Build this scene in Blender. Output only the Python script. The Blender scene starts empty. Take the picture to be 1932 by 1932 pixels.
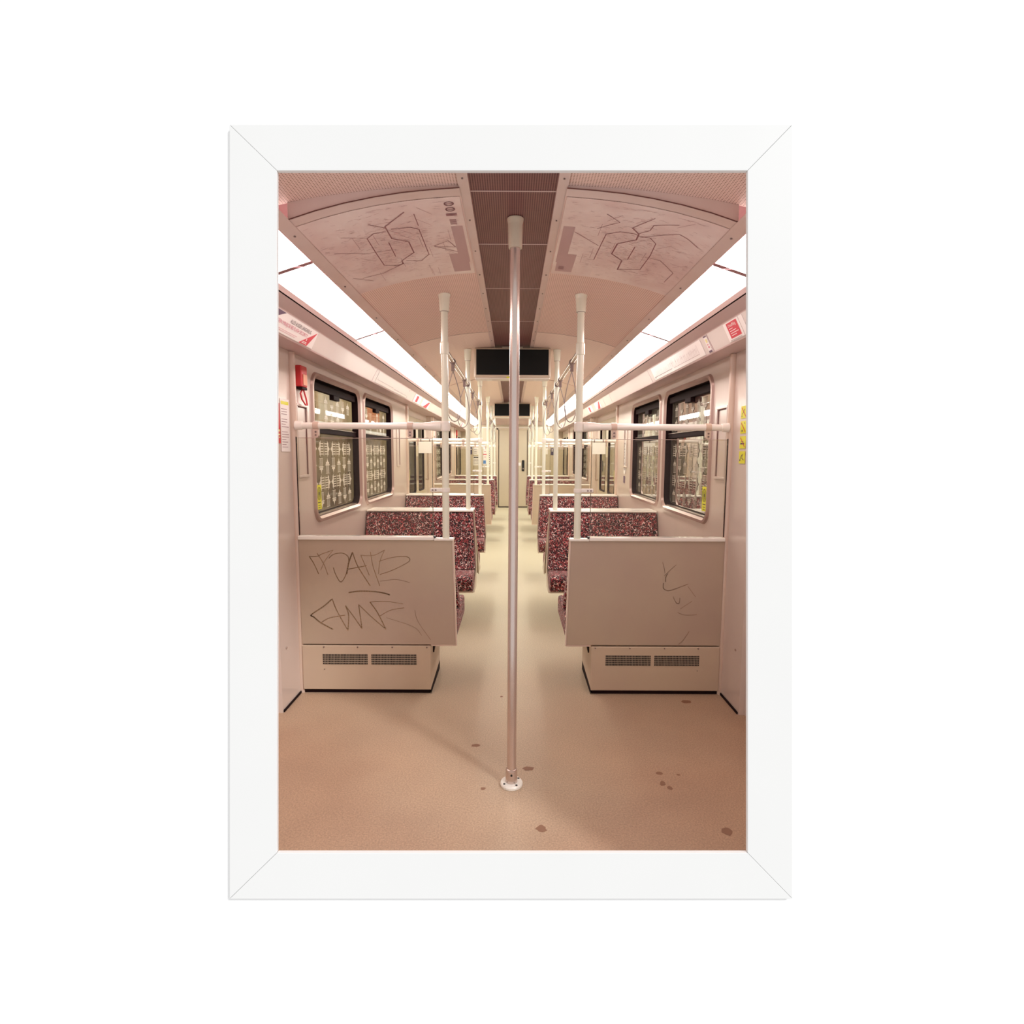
import bpy, math, random
from mathutils import Vector, Matrix, Euler
random.seed(7)
S = bpy.context.scene
COL = S.collection
PI = math.pi
R = math.radians

# ------------------------------------------------------------------ view
H = 1.2925                     # eye height above the carriage floor
TILT = R(-6.03)                # the framed opening and the view both lean a little forward
ROLL = R(-0.28)
cam_d = bpy.data.cameras.new('camera')
cam = bpy.data.objects.new('camera', cam_d); COL.objects.link(cam)
cam.location = (0, 0, H)
cam.rotation_euler = (R(90) + TILT, ROLL, 0)
cam_d.sensor_width = 36; cam_d.lens = 36 * 1050 / 1932
cam_d.clip_start = 0.02
S.camera = cam
S.view_settings.view_transform = 'Standard'
S.view_settings.look = 'None'
S.cycles.use_denoising = True
S.cycles.max_bounces = 10
S.cycles.diffuse_bounces = 5
S.cycles.transparent_max_bounces = 24
S.cycles.sample_clamp_indirect = 6
S.cycles.caustics_reflective = False
S.cycles.caustics_refractive = False

# ------------------------------------------------------------------ materials
def lin(c):
    if isinstance(c, str):
        c = [int(c[i:i+2], 16) for i in (0, 2, 4)]
    o = []
    for v in c:
        v /= 255
        o.append(v / 12.92 if v <= .04045 else ((v + .055) / 1.055) ** 2.4)
    return (*o, 1)

def new_mat(name):
    m = bpy.data.materials.new(name); m.use_nodes = True
    nt = m.node_tree; nt.nodes.clear()
    out = nt.nodes.new('ShaderNodeOutputMaterial')
    return m, nt, out

def mat(name, c, rough=.5, metal=0, c2=None, scale=3, spec=.5, coat=0, bump=0, bscale=200, detail=4, aniso=None):
    """painted, cast or brushed surface whose colour wanders between c and c2"""
    m, nt, out = new_mat(name)
    b = nt.nodes.new('ShaderNodeBsdfPrincipled')
    nt.links.new(b.outputs[0], out.inputs[0])
    b.inputs['Roughness'].default_value = rough
    b.inputs['Metallic'].default_value = metal
    b.inputs['Specular IOR Level'].default_value = spec
    b.inputs['Coat Weight'].default_value = coat
    b.inputs['Coat Roughness'].default_value = .15
    tc = nt.nodes.new('ShaderNodeTexCoord')
    n = nt.nodes.new('ShaderNodeTexNoise'); n.inputs['Scale'].default_value = scale; n.inputs['Detail'].default_value = detail
    nt.links.new(tc.outputs['Object'], n.inputs['Vector'])
    r = nt.nodes.new('ShaderNodeValToRGB')
    r.color_ramp.elements[0].position = .35; r.color_ramp.elements[1].position = .65
    r.color_ramp.elements[0].color = lin(c)
    r.color_ramp.elements[1].color = lin(c2 if c2 else c)
    nt.links.new(n.outputs[0], r.inputs[0]); nt.links.new(r.outputs[0], b.inputs['Base Color'])
    if bump:
        n2 = nt.nodes.new('ShaderNodeTexNoise'); n2.inputs['Scale'].default_value = bscale
        nt.links.new(tc.outputs['Object'], n2.inputs['Vector'])
        bp = nt.nodes.new('ShaderNodeBump'); bp.inputs['Strength'].default_value = bump; bp.inputs['Distance'].default_value = .002
        nt.links.new(n2.outputs[0], bp.inputs['Height']); nt.links.new(bp.outputs[0], b.inputs['Normal'])
    return m

def math_node(nt, op, a, b=None, c=None):
    n = nt.nodes.new('ShaderNodeMath'); n.operation = op
    for i, v in enumerate((a, b, c)):
        if v is None: continue
        if isinstance(v, (int, float)): n.inputs[i].default_value = v
        else: nt.links.new(v, n.inputs[i])
    return n.outputs[0]

def mat_perf(name, c, ch, pitch, lo=.45, hi=.85, ribs=False, c2=None, rough=.5):
    """perforated (dots) or ribbed ceiling sheet"""
    m, nt, out = new_mat(name)
    b = nt.nodes.new('ShaderNodeBsdfPrincipled'); nt.links.new(b.outputs[0], out.inputs[0])
    b.inputs['Roughness'].default_value = rough
    tc = nt.nodes.new('ShaderNodeTexCoord'); sp = nt.nodes.new('ShaderNodeSeparateXYZ')
    nt.links.new(tc.outputs['Object'], sp.inputs[0])
    sx = math_node(nt, 'ABSOLUTE', math_node(nt, 'SINE', math_node(nt, 'MULTIPLY', sp.outputs[0], PI / pitch)))
    sy = math_node(nt, 'ABSOLUTE', math_node(nt, 'SINE', math_node(nt, 'MULTIPLY', sp.outputs[1], PI / pitch)))
    if ribs:
        v = math_node(nt, 'MULTIPLY', sx, math_node(nt, 'MULTIPLY_ADD', sy, .4, .6))
    else:
        v = math_node(nt, 'MULTIPLY', sx, sy)
    mr = nt.nodes.new('ShaderNodeMapRange'); mr.inputs['From Min'].default_value = lo; mr.inputs['From Max'].default_value = hi
    nt.links.new(v, mr.inputs['Value'])
    n = nt.nodes.new('ShaderNodeTexNoise'); n.inputs['Scale'].default_value = 2.2
    nt.links.new(tc.outputs['Object'], n.inputs['Vector'])
    mx0 = nt.nodes.new('ShaderNodeMix'); mx0.data_type = 'RGBA'
    mx0.inputs[6].default_value = lin(c); mx0.inputs[7].default_value = lin(c2 or c)
    nt.links.new(n.outputs[0], mx0.inputs[0])
    mx = nt.nodes.new('ShaderNodeMix'); mx.data_type = 'RGBA'
    nt.links.new(mr.outputs[0], mx.inputs[0]); nt.links.new(mx0.outputs[2], mx.inputs[6]); mx.inputs[7].default_value = lin(ch)
    nt.links.new(mx.outputs[2], b.inputs['Base Color'])
    return m

def mat_emit(name, c, s):
    m, nt, out = new_mat(name)
    e = nt.nodes.new('ShaderNodeEmission'); e.inputs[0].default_value = lin(c); e.inputs[1].default_value = s
    nt.links.new(e.outputs[0], out.inputs[0])
    return m

def mat_glass(name, tint, refl=.06, rough=.03, milk=0, milkc='d8d4c8'):
    m, nt, out = new_mat(name)
    t = nt.nodes.new('ShaderNodeBsdfTransparent'); t.inputs[0].default_value = lin(tint)
    g = nt.nodes.new('ShaderNodeBsdfGlossy'); g.inputs['Roughness'].default_value = rough
    lw = nt.nodes.new('ShaderNodeLayerWeight'); lw.inputs[0].default_value = .12
    f = math_node(nt, 'ADD', math_node(nt, 'MULTIPLY', lw.outputs['Fresnel'], .8), refl * .5)
    mx = nt.nodes.new('ShaderNodeMixShader'); nt.links.new(f, mx.inputs[0])
    nt.links.new(t.outputs[0], mx.inputs[1]); nt.links.new(g.outputs[0], mx.inputs[2])
    last = mx
    if milk:
        d = nt.nodes.new('ShaderNodeBsdfDiffuse'); d.inputs[0].default_value = lin(milkc)
        m2 = nt.nodes.new('ShaderNodeMixShader'); m2.inputs[0].default_value = milk
        nt.links.new(mx.outputs[0], m2.inputs[1]); nt.links.new(d.outputs[0], m2.inputs[2]); last = m2
    nt.links.new(last.outputs[0], out.inputs[0])
    return m

def mat_fabric(name):
    """dark plush with a dense worm pattern in red, rose and white"""
    m, nt, out = new_mat(name)
    b = nt.nodes.new('ShaderNodeBsdfPrincipled'); nt.links.new(b.outputs[0], out.inputs[0])
    b.inputs['Roughness'].default_value = .75
    b.inputs['Sheen Weight'].default_value = .25; b.inputs['Sheen Tint'].default_value = lin('ffd8d8')
    b.inputs['Sheen Roughness'].default_value = .4
    tc = nt.nodes.new('ShaderNodeTexCoord')
    def worms(off, scale, w0, w1):
        mp = nt.nodes.new('ShaderNodeMapping'); mp.inputs['Location'].default_value = (off, off * 1.7, off * .6)
        nt.links.new(tc.outputs['Object'], mp.inputs['Vector'])
        n = nt.nodes.new('ShaderNodeTexNoise'); n.inputs['Scale'].default_value = scale; n.inputs['Detail'].default_value = 0; n.inputs['Distortion'].default_value = .5
        nt.links.new(mp.outputs[0], n.inputs['Vector'])
        a = math_node(nt, 'ABSOLUTE', math_node(nt, 'SUBTRACT', n.outputs[0], .5))
        mr = nt.nodes.new('ShaderNodeMapRange'); mr.inputs['From Min'].default_value = w0; mr.inputs['From Max'].default_value = w1
        mr.inputs['To Min'].default_value = 1; mr.inputs['To Max'].default_value = 0
        nt.links.new(a, mr.inputs['Value']); return mr.outputs[0]
    vo = nt.nodes.new('ShaderNodeTexNoise'); vo.inputs['Scale'].default_value = 55; nt.links.new(tc.outputs['Object'], vo.inputs['Vector'])
    cr = nt.nodes.new('ShaderNodeValToRGB'); cr.color_ramp.interpolation = 'LINEAR'
    e = cr.color_ramp.elements; e[0].position = .40; e[0].color = lin('b04448'); e[1].position = .56; e[1].color = lin('f4dcd4')
    x = e.new(.48); x.color = lin('d68078')
    nt.links.new(vo.outputs[0], cr.inputs[0])
    base = nt.nodes.new('ShaderNodeMix'); base.data_type = 'RGBA'; base.inputs[6].default_value = lin('16070e'); base.inputs[7].default_value = lin('a43a44')
    nt.links.new(worms(3.1, 58, .022, .042), base.inputs[0])
    top = nt.nodes.new('ShaderNodeMix'); top.data_type = 'RGBA'
    nt.links.new(worms(0, 62, .030, .050), top.inputs[0]); nt.links.new(base.outputs[2], top.inputs[6]); nt.links.new(cr.outputs[0], top.inputs[7])
    nt.links.new(top.outputs[2], b.inputs['Base Color'])
    return m

M = {}
M['room'] = mat('white_wall_paint', 'f6f6f6', .9, c2='f7f7f7', spec=.1)
M['frame'] = mat('white_frame_lacquer', 'ebebea', .55, c2='ececeb', spec=.3)
def mat_floor():
    """speckled floor covering; light painted into the colour, browner near and at the sides, paler along the aisle"""
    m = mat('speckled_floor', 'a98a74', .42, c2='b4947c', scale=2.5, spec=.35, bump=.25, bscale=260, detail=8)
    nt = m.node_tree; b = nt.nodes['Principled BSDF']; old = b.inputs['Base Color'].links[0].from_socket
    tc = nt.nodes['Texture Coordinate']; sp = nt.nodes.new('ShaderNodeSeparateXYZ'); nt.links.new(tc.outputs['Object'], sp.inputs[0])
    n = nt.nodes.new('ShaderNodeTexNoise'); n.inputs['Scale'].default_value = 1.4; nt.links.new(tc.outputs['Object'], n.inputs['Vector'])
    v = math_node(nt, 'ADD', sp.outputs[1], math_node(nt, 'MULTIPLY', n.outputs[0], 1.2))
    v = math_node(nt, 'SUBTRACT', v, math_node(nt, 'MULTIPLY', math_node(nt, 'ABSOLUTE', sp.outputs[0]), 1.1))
    mr = nt.nodes.new('ShaderNodeMapRange'); mr.inputs['From Min'].default_value = 1.9; mr.inputs['From Max'].default_value = 4.6; nt.links.new(v, mr.inputs['Value'])  # fade imitates dimmer near light and a brighter far aisle in the base colour
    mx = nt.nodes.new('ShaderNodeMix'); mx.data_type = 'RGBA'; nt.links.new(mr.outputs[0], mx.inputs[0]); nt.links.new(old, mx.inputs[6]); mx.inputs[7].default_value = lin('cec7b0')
    # pale and dark flecks
    f = nt.nodes.new('ShaderNodeTexNoise'); f.inputs['Scale'].default_value = 170; f.inputs['Detail'].default_value = 2; nt.links.new(tc.outputs['Object'], f.inputs['Vector'])
    r = nt.nodes.new('ShaderNodeValToRGB'); r.color_ramp.elements[0].position = .30; r.color_ramp.elements[0].color = (.86, .86, .86, 1); r.color_ramp.elements[1].position = .72; r.color_ramp.elements[1].color = (1.25, 1.25, 1.2, 1)
    nt.links.new(f.outputs[0], r.inputs[0])
    m2 = nt.nodes.new('ShaderNodeMix'); m2.data_type = 'RGBA'; m2.blend_type = 'MULTIPLY'; m2.inputs[0].default_value = 1; nt.links.new(mx.outputs[2], m2.inputs[6]); nt.links.new(r.outputs[0], m2.inputs[7])
    nt.links.new(m2.outputs[2], b.inputs['Base Color'])
    return m
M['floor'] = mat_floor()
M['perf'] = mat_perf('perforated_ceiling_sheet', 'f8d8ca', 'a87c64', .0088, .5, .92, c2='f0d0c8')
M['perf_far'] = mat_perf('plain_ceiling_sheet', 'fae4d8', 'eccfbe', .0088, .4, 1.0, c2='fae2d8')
M['dark_strip'] = mat_perf('ribbed_dark_ceiling_strip', '97696a', '4a2624', .0075, .35, .95, ribs=True, c2='8a5a50')
M['ceil_trim'] = mat('rose_ceiling_trim', 'dcc0b6', .4, c2='e2cac4', scale=4)
M['seam'] = mat('dark_seam', '6a3a38', .7)
M['rose'] = mat('rose_enamel', 'd4bab6', .38, c2='d0b4b4', coat=.2)
M['band'] = mat('pale_poster_band', 'efe6e2', .25, c2='ebe2e0', coat=.3, scale=2)
M['wall'] = mat('beige_wall_laminate', 'dccdc2', .30, c2='d8c7be', scale=1.6, coat=.35)
M['wall_l'] = mat('light_beige_post', 'dcc6b4', .3, c2='d8beb0', coat=.35)
M['wall_b'] = mat('beige_wall_laminate_far', 'cfc3ac', .40, c2='cabda8', scale=1.3, coat=.15)
M['part'] = mat('speckled_partition_laminate', 'c0ad97', .45, c2='baa493', scale=2.2, bump=.1, bscale=400)
M['heat'] = mat('cream_sheet_metal', 'd0bda4', .45, c2='cbb5a0', scale=2)
M['white'] = mat('white_enamel', 'fbf7ef', .22, c2='f8f2e8', coat=.5)
M['pole'] = mat('cream_enamelled_tube', 'f0f1de', .2, c2='eceddb', coat=.6, scale=1.5)
M['steel'] = mat('satin_steel', 'd8c8be', .22, metal=.75, c2='d4c0b8', scale=2)
M['chrome'] = mat('brushed_aluminium', 'd2c4bb', .25, metal=.85, c2='cbb9b0')
M['wframe'] = mat('satin_window_ring', 'c6ada2', .28, metal=.35, c2='bfa39c')
M['strap'] = mat('grey_leather_strap', 'a0908c', .6)
M['clamp'] = mat('grey_cast_clamp', '8d7a76', .35, metal=.6)
M['dark'] = mat('dark_rubber', '1a090c', .7, c2='210d10', spec=.15)
M['black'] = mat('black_display_glass', '101211', .35, spec=.2)
M['blackm'] = mat('black_plastic', '121012', .5)
M['light'] = mat_emit('light_diffuser', 'fff6f0', 15)
M['light_a'] = mat_emit('light_diffuser_rose', 'ffe6e0', 8.0)
M['light_b'] = mat_emit('light_diffuser_warm', 'fffdf0', 18.0)
M['joint'] = mat('diffuser_joint', 'a4787c', .6)
M['fabric'] = mat_fabric('patterned_plush')
M['shell'] = mat('beige_seat_shell', 'd6c6b0', .35, c2='d0bea8', coat=.2)
M['glass'] = mat_glass('clear_screen_glass', 'fbfaf6', .05)
M['pane'] = mat_glass('tinted_window_glass', 'c4bdb0', .10, .02, .10, 'b5ab98')
M['pane_dark'] = mat_glass('dark_door_glass', '2c2826', .16, .02)
M['film'] = mat('white_window_film', 'e2dcca', .6)
M['film_r'] = mat('dull_window_film', 'aa9f90', .6)
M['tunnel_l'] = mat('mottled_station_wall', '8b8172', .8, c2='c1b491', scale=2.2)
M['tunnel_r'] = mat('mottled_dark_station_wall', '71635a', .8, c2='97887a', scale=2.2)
M['red'] = mat('signal_red', 'd23a3e', .4)
M['redp'] = mat('poster_red', 'dc4456', .4)
M['yellow'] = mat('sticker_yellow', 'e8e62a', .4)
M['pale_yellow'] = mat('pale_yellow_print', 'eee6a0', .5)
M['paper'] = mat('white_paper', 'fbf6f3', .5)
M['card'] = mat('matt_white_card', 'f4f4ea', .6)
M['ink'] = mat('grey_ink', '6c5a60', .6)
M['lightink'] = mat('faint_ink', 'b09498', .6)
M['pinkink'] = mat('rose_ink', 'd98a9a', .6)
M['map'] = mat('dull_pink_map_paper', 'e6c6c0', .3, c2='f2dcd6', scale=5, coat=.35)
M['mapline'] = mat('map_line_ink', 'c29a9a', .5)
M['mapfaint'] = mat('map_faint_ink', 'c8a4a2', .5)
M['maproute'] = mat('map_route_brown', 'a87476', .5)
M['graff'] = mat('brown_marker_ink', '98795a', .6, c2='ab8e70', scale=12)
M['graff_f'] = mat('faint_marker_ink', 'a08672', .6)
M['violet'] = mat('violet_print', '6f5770', .5)
M['blue'] = mat('blue_print', '5a8fd0', .5)
M['navy'] = mat('navy_sticker', '2a2456', .5)
M['orange'] = mat('orange_poster', 'e09068', .6, c2='e6a688')
M['pinkp'] = mat('pink_poster', 'd87a86', .6, c2='e8b4b4', scale=6)
M['greyp'] = mat('pale_grey_poster', 'd0cdc4', .6, c2='e2ddd2', scale=6)
M['teal'] = mat('teal_panel', '5e8088', .5)
M['stain'] = mat('brown_floor_stain', '8c6650', .6)
M['tube'] = mat_emit('station_tube_light', 'fffdf6', 1.6)

# ------------------------------------------------------------------ mesh helpers
class MB:
    def __init__(s): s.v = []; s.f = []; s.sm = []
    def add(s, vs, fs, smooth=False):
        o = len(s.v); s.v += [tuple(v) for v in vs]
        for f in fs: s.f.append([o + i for i in f]); s.sm.append(smooth)
        return s
    def box(s, x0, x1, y0, y1, z0, z1):
        if x0 > x1: x0, x1 = x1, x0
        if y0 > y1: y0, y1 = y1, y0
        if z0 > z1: z0, z1 = z1, z0
        return s.hexa([(x0,y0,z0),(x1,y0,z0),(x1,y1,z0),(x0,y1,z0),(x0,y0,z1),(x1,y0,z1),(x1,y1,z1),(x0,y1,z1)])
    def hexa(s, v):
        return s.add(v, [(0,3,2,1),(4,5,6,7),(0,1,5,4),(1,2,6,5),(2,3,7,6),(3,0,4,7)])
    def quad(s, a, b, c, d): return s.add([a, b, c, d], [(0,1,2,3)])
    def prism_x(s, prof, x0, x1, x0b=None, x1b=None):
        """profile in (y,z) swept along x"""
        n = len(prof)
        vs = [(x0, y, z) for y, z in prof] + [(x1, y, z) for y, z in prof]
        fs = [tuple(range(n))[::-1], tuple(range(n, 2*n))]
        fs += [(i, (i+1) % n, n + (i+1) % n, n + i) for i in range(n)]
        return s.add(vs, fs)
    def sweep_y(s, prof, y0, y1):
        """open profile in (x,z) swept along y, one sheet"""
        n = len(prof)
        y0s = y0 if isinstance(y0, (list, tuple)) else [y0]*n
        vs = [(p[0], y0s[i], p[1]) for i, p in enumerate(prof)] + [(p[0], y1, p[1]) for p in prof]
        return s.add(vs, [(i, i+1, n+i+1, n+i) for i in range(n-1)])
    def cyl(s, p0, p1, r0, r1=None, n=20, cap=True):
        if r1 is None: r1 = r0
        p0, p1 = Vector(p0), Vector(p1); d = (p1 - p0).normalized()
        a = Vector((0,0,1)) if abs(d.z) < .9 else Vector((1,0,0))
        u = d.cross(a).normalized(); w = d.cross(u)
        vs = [p0 + r0*(math.cos(2*PI*i/n)*u + math.sin(2*PI*i/n)*w) for i in range(n)]
        vs += [p1 + r1*(math.cos(2*PI*i/n)*u + math.sin(2*PI*i/n)*w) for i in range(n)]
        s.add(vs, [(i, (i+1) % n, n+(i+1) % n, n+i) for i in range(n)], True)
        if cap: s.add(vs, [tuple(range(n))[::-1], tuple(range(n, 2*n))])
        return s
    def lathe(s, prof, cx, cy, n=28):
        """(r,z) profile turned about a vertical axis"""
        vs = []
        for r, z in prof:
            vs += [(cx + r*math.cos(2*PI*i/n), cy + r*math.sin(2*PI*i/n), z) for i in range(n)]
        fs = []
        for k in range(len(prof)-1):
            fs += [(k*n+i, k*n+(i+1) % n, (k+1)*n+(i+1) % n, (k+1)*n+i) for i in range(n)]
        s.add(vs, fs, False)
        m = len(prof)-1
        s.add([vs[i] for i in range(n)] , [tuple(range(n))[::-1]])
        s.add([vs[m*n+i] for i in range(n)], [tuple(range(n))])
        return s
    def tube(s, pts, r, n=8, closed=False):
        pts = [Vector(p) for p in pts]; L = len(pts); rings = []
        up = None
        for i, p in enumerate(pts):
            if closed: t = (pts[(i+1) % L] - pts[i-1]).normalized()
            else: t = (pts[min(i+1, L-1)] - pts[max(i-1, 0)]).normalized()
            if up is None:
                a = Vector((0,0,1)) if abs(t.z) < .9 else Vector((1,0,0))
                up = (a - t*a.dot(t)).normalized()
            else: up = (up - t*up.dot(t)).normalized()
            w = t.cross(up)
            rings.append([p + r*(math.cos(2*PI*k/n)*up + math.sin(2*PI*k/n)*w) for k in range(n)])
        vs = [v for rg in rings for v in rg]; fs = []
        for i in range(L if closed else L-1):
            j = (i+1) % L
            fs += [(i*n+k, i*n+(k+1) % n, j*n+(k+1) % n, j*n+k) for k in range(n)]
        s.add(vs, fs, True)
        if not closed: s.add([*rings[0], *rings[-1]], [tuple(range(n))[::-1], tuple(range(n, 2*n))])
        return s
    def ribbon(s, pts, w, fr):
        """flat line of width w through 2-D pts, placed by frame function fr(u,v)"""
        P = [Vector(p) for p in pts]
        for a, b in zip(P[:-1], P[1:]):
            d = b - a
            if d.length < 1e-9: continue
            d.normalize(); q = Vector((-d.y, d.x)) * w/2; e = d * w*.3
            s.add([fr(*(a-e-q)), fr(*(b+e-q)), fr(*(b+e+q)), fr(*(a-e+q))], [(0,1,2,3)])
        return s
    def build(s, name, m, parent=None, bevel=0, seg=2, loc=None):
        me = bpy.data.meshes.new(name)
        vs = s.v
        if loc is not None: vs = [(x-loc[0], y-loc[1], z-loc[2]) for x, y, z in vs]
        me.from_pydata(vs, [], s.f)
        me.polygons.foreach_set('use_smooth', s.sm)
        me.materials.append(M[m] if isinstance(m, str) else m)
        o = bpy.data.objects.new(name, me); COL.objects.link(o)
        if loc is not None: o.location = loc
        if parent is not None: o.parent = parent; o.matrix_parent_inverse = Matrix.Translation(parent_world(parent)).inverted()
        if bevel:
            b = o.modifiers.new('bevel', 'BEVEL'); b.width = bevel; b.segments = seg; b.limit_method = 'ANGLE'
        me.update()
        return o

def parent_world(p):
    """parts keep world coordinates: only top objects carry a location"""
    return Vector(p.location) if p.parent is None else Vector((0, 0, 0))

def tag(o, label, cat, group=None, kind=None):
    o['label'] = label; o['category'] = cat
    if group: o['group'] = group
    if kind: o['kind'] = kind
    return o
def thing(name, label, cat, loc=(0,0,0), group=None):
    o = bpy.data.objects.new(name, None); COL.objects.link(o); o.location = loc; o.empty_display_size = .1
    return tag(o, label, cat, group)
def struct(o, label=None, cat=None):
    o['kind'] = 'structure'
    if label: o['label'] = label
    if cat: o['category'] = cat
    return o

def text_geo(s, size, align='CENTER'):
    c = bpy.data.curves.new('t', 'FONT'); c.body = s; c.size = size; c.align_x = align; c.align_y = 'CENTER'; c.resolution_u = 3
    o = bpy.data.objects.new('t', c); COL.objects.link(o)
    bpy.context.view_layer.update()
    me = o.evaluated_get(bpy.context.evaluated_depsgraph_get()).to_mesh()
    vs = [tuple(v.co) for v in me.vertices]; fs = [tuple(p.vertices) for p in me.polygons]
    o.evaluated_get(bpy.context.evaluated_depsgraph_get()).to_mesh_clear()
    COL.objects.unlink(o); bpy.data.objects.remove(o); bpy.data.curves.remove(c)
    return vs, fs
def text(mb, s, size, fr, u=0, v=0, align='CENTER', sx=1.0, width=None):
    vs, fs = text_geo(s, size, align)
    if width: sx = width / (max(a[0] for a in vs) - min(a[0] for a in vs))
    mb.add([fr(u + a[0]*sx, v + a[1]) for a in vs], fs)
    return mb

def frame_fn(o, u, v, off):
    """plane placement: local (a,b) -> world, lifted off along the normal"""
    o, u, v = Vector(o), Vector(u).normalized(), Vector(v).normalized(); n = u.cross(v)
    return lambda a, b, k=0: tuple(o + u*a + v*b + n*(off + k))
def rect(mb, fr, a0, a1, b0, b1, k=0):
    return mb.add([fr(a0,b0,k), fr(a1,b0,k), fr(a1,b1,k), fr(a0,b1,k)], [(0,1,2,3)])
def slab(mb, fr, a0, a1, b0, b1, t):
    """thin sheet: front at t, back at 0"""
    return mb.hexa([fr(a0,b0,0), fr(a1,b0,0), fr(a1,b1,0), fr(a0,b1,0), fr(a0,b0,t), fr(a1,b0,t), fr(a1,b1,t), fr(a0,b1,t)])

SIDE = {-1: 'left', 1: 'right'}

# ------------------------------------------------------------------ gallery wall and picture frame
fwd = Vector((0, math.cos(TILT), math.sin(TILT)))
fwd.rotate(Euler((0, ROLL, 0)))
WC = Vector((0, 0, H)) + fwd * 1.5
wall_rot = (TILT, ROLL, 0)
IX0, IX1, IZ0, IZ1 = -.6287, .6300, -.9115, .9130      # clear opening at the frame face
OX0, OX1, OZ0, OZ1 = -.7553, .7497, -1.0345, 1.0359    # outer edge
DF = .0125
w = MB()
hx0, hx1, hz0, hz1 = -.66, .66, -.94, .94
for a in ((-4.5, hx0, -4.5, 4.5), (hx1, 4.5, -4.5, 4.5), (hx0, hx1, -4.5, hz0), (hx0, hx1, hz1, 4.5)):
    w.box(a[0], a[1], 0, .012, a[2], a[3])
o = struct(w.build('wall_front', 'room'), 'plain bright white wall around the white frame', 'wall')
o.location = WC; o.rotation_euler = wall_rot
fr_t = thing('picture_frame', 'white mitred picture frame with wide flat rails on the white wall', 'frame', WC)
fr_t.rotation_euler = wall_rot
def rail(pts):
    (a, b, c, d) = pts                                   # outer a,b inner c,d
    g = MB()
    f0 = [(p[0], -DF, p[1]) for p in pts]; f1 = [(p[0], -.0002, p[1]) for p in pts]
    g.add(f0 + f1, [(0,1,2,3), (7,6,5,4), (0,4,5,1), (1,5,6,2), (2,6,7,3), (3,7,4,0)])
    me = bpy.data.meshes.new('frame_rail'); me.from_pydata(g.v, [], g.f); me.materials.append(M['frame'])
    ob = bpy.data.objects.new('frame_rail', me); COL.objects.link(ob); ob.parent = fr_t
    bv = ob.modifiers.new('bevel', 'BEVEL'); bv.width = .0012; bv.segments = 2
    return ob
e = .0004
rail([(OX0+e, OZ1), (OX1-e, OZ1), (IX1-e, IZ1), (IX0+e, IZ1)])
rail([(OX0+e, OZ0), (IX0+e, IZ0), (IX1-e, IZ0), (OX1-e, OZ0)])
rail([(OX0, OZ0+e), (OX0, OZ1-e), (IX0, IZ1-e), (IX0, IZ0+e)])
rail([(OX1, OZ1-e), (OX1, OZ0+e), (IX1, IZ0+e), (IX1, IZ1-e)])

# ------------------------------------------------------------------ carriage shell
YN, YE = 1.635, 13.30           # near end of the shell, end wall
XW = 1.135
NB = 1.42
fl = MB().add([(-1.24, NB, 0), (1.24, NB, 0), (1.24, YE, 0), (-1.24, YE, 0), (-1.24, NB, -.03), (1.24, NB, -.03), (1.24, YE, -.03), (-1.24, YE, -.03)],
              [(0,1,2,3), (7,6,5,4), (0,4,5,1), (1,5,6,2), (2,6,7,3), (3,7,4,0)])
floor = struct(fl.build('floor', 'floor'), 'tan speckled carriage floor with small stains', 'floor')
for (x, y, r, sx) in ((-.155, 2.35, .014, 1.5), (.075, 2.17, .016, 1.5), (-.105, 2.03, .009, 1.2), (.108, 1.80, .018, 1), (.745, 1.79, .019, 1.1),
                      (.92, 2.80, .02, 1.3), (.60, 2.07, .016, .7), (.62, 2.04, .013, .7), (.605, 2.14, .01, 1.6), (.68, 2.13, .006, 1.4), (-.05, 2.85, .008, 1)):
    st = MB(); n = 14
    pts = [(x + r*sx*(1+.25*random.uniform(-1, 1))*math.cos(2*PI*i/n), y + r*(1+.25*random.uniform(-1, 1))*math.sin(2*PI*i/n), .0006) for i in range(n)]
    st.add(pts, [tuple(range(n))]); st.build('stain', 'stain', floor)

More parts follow.
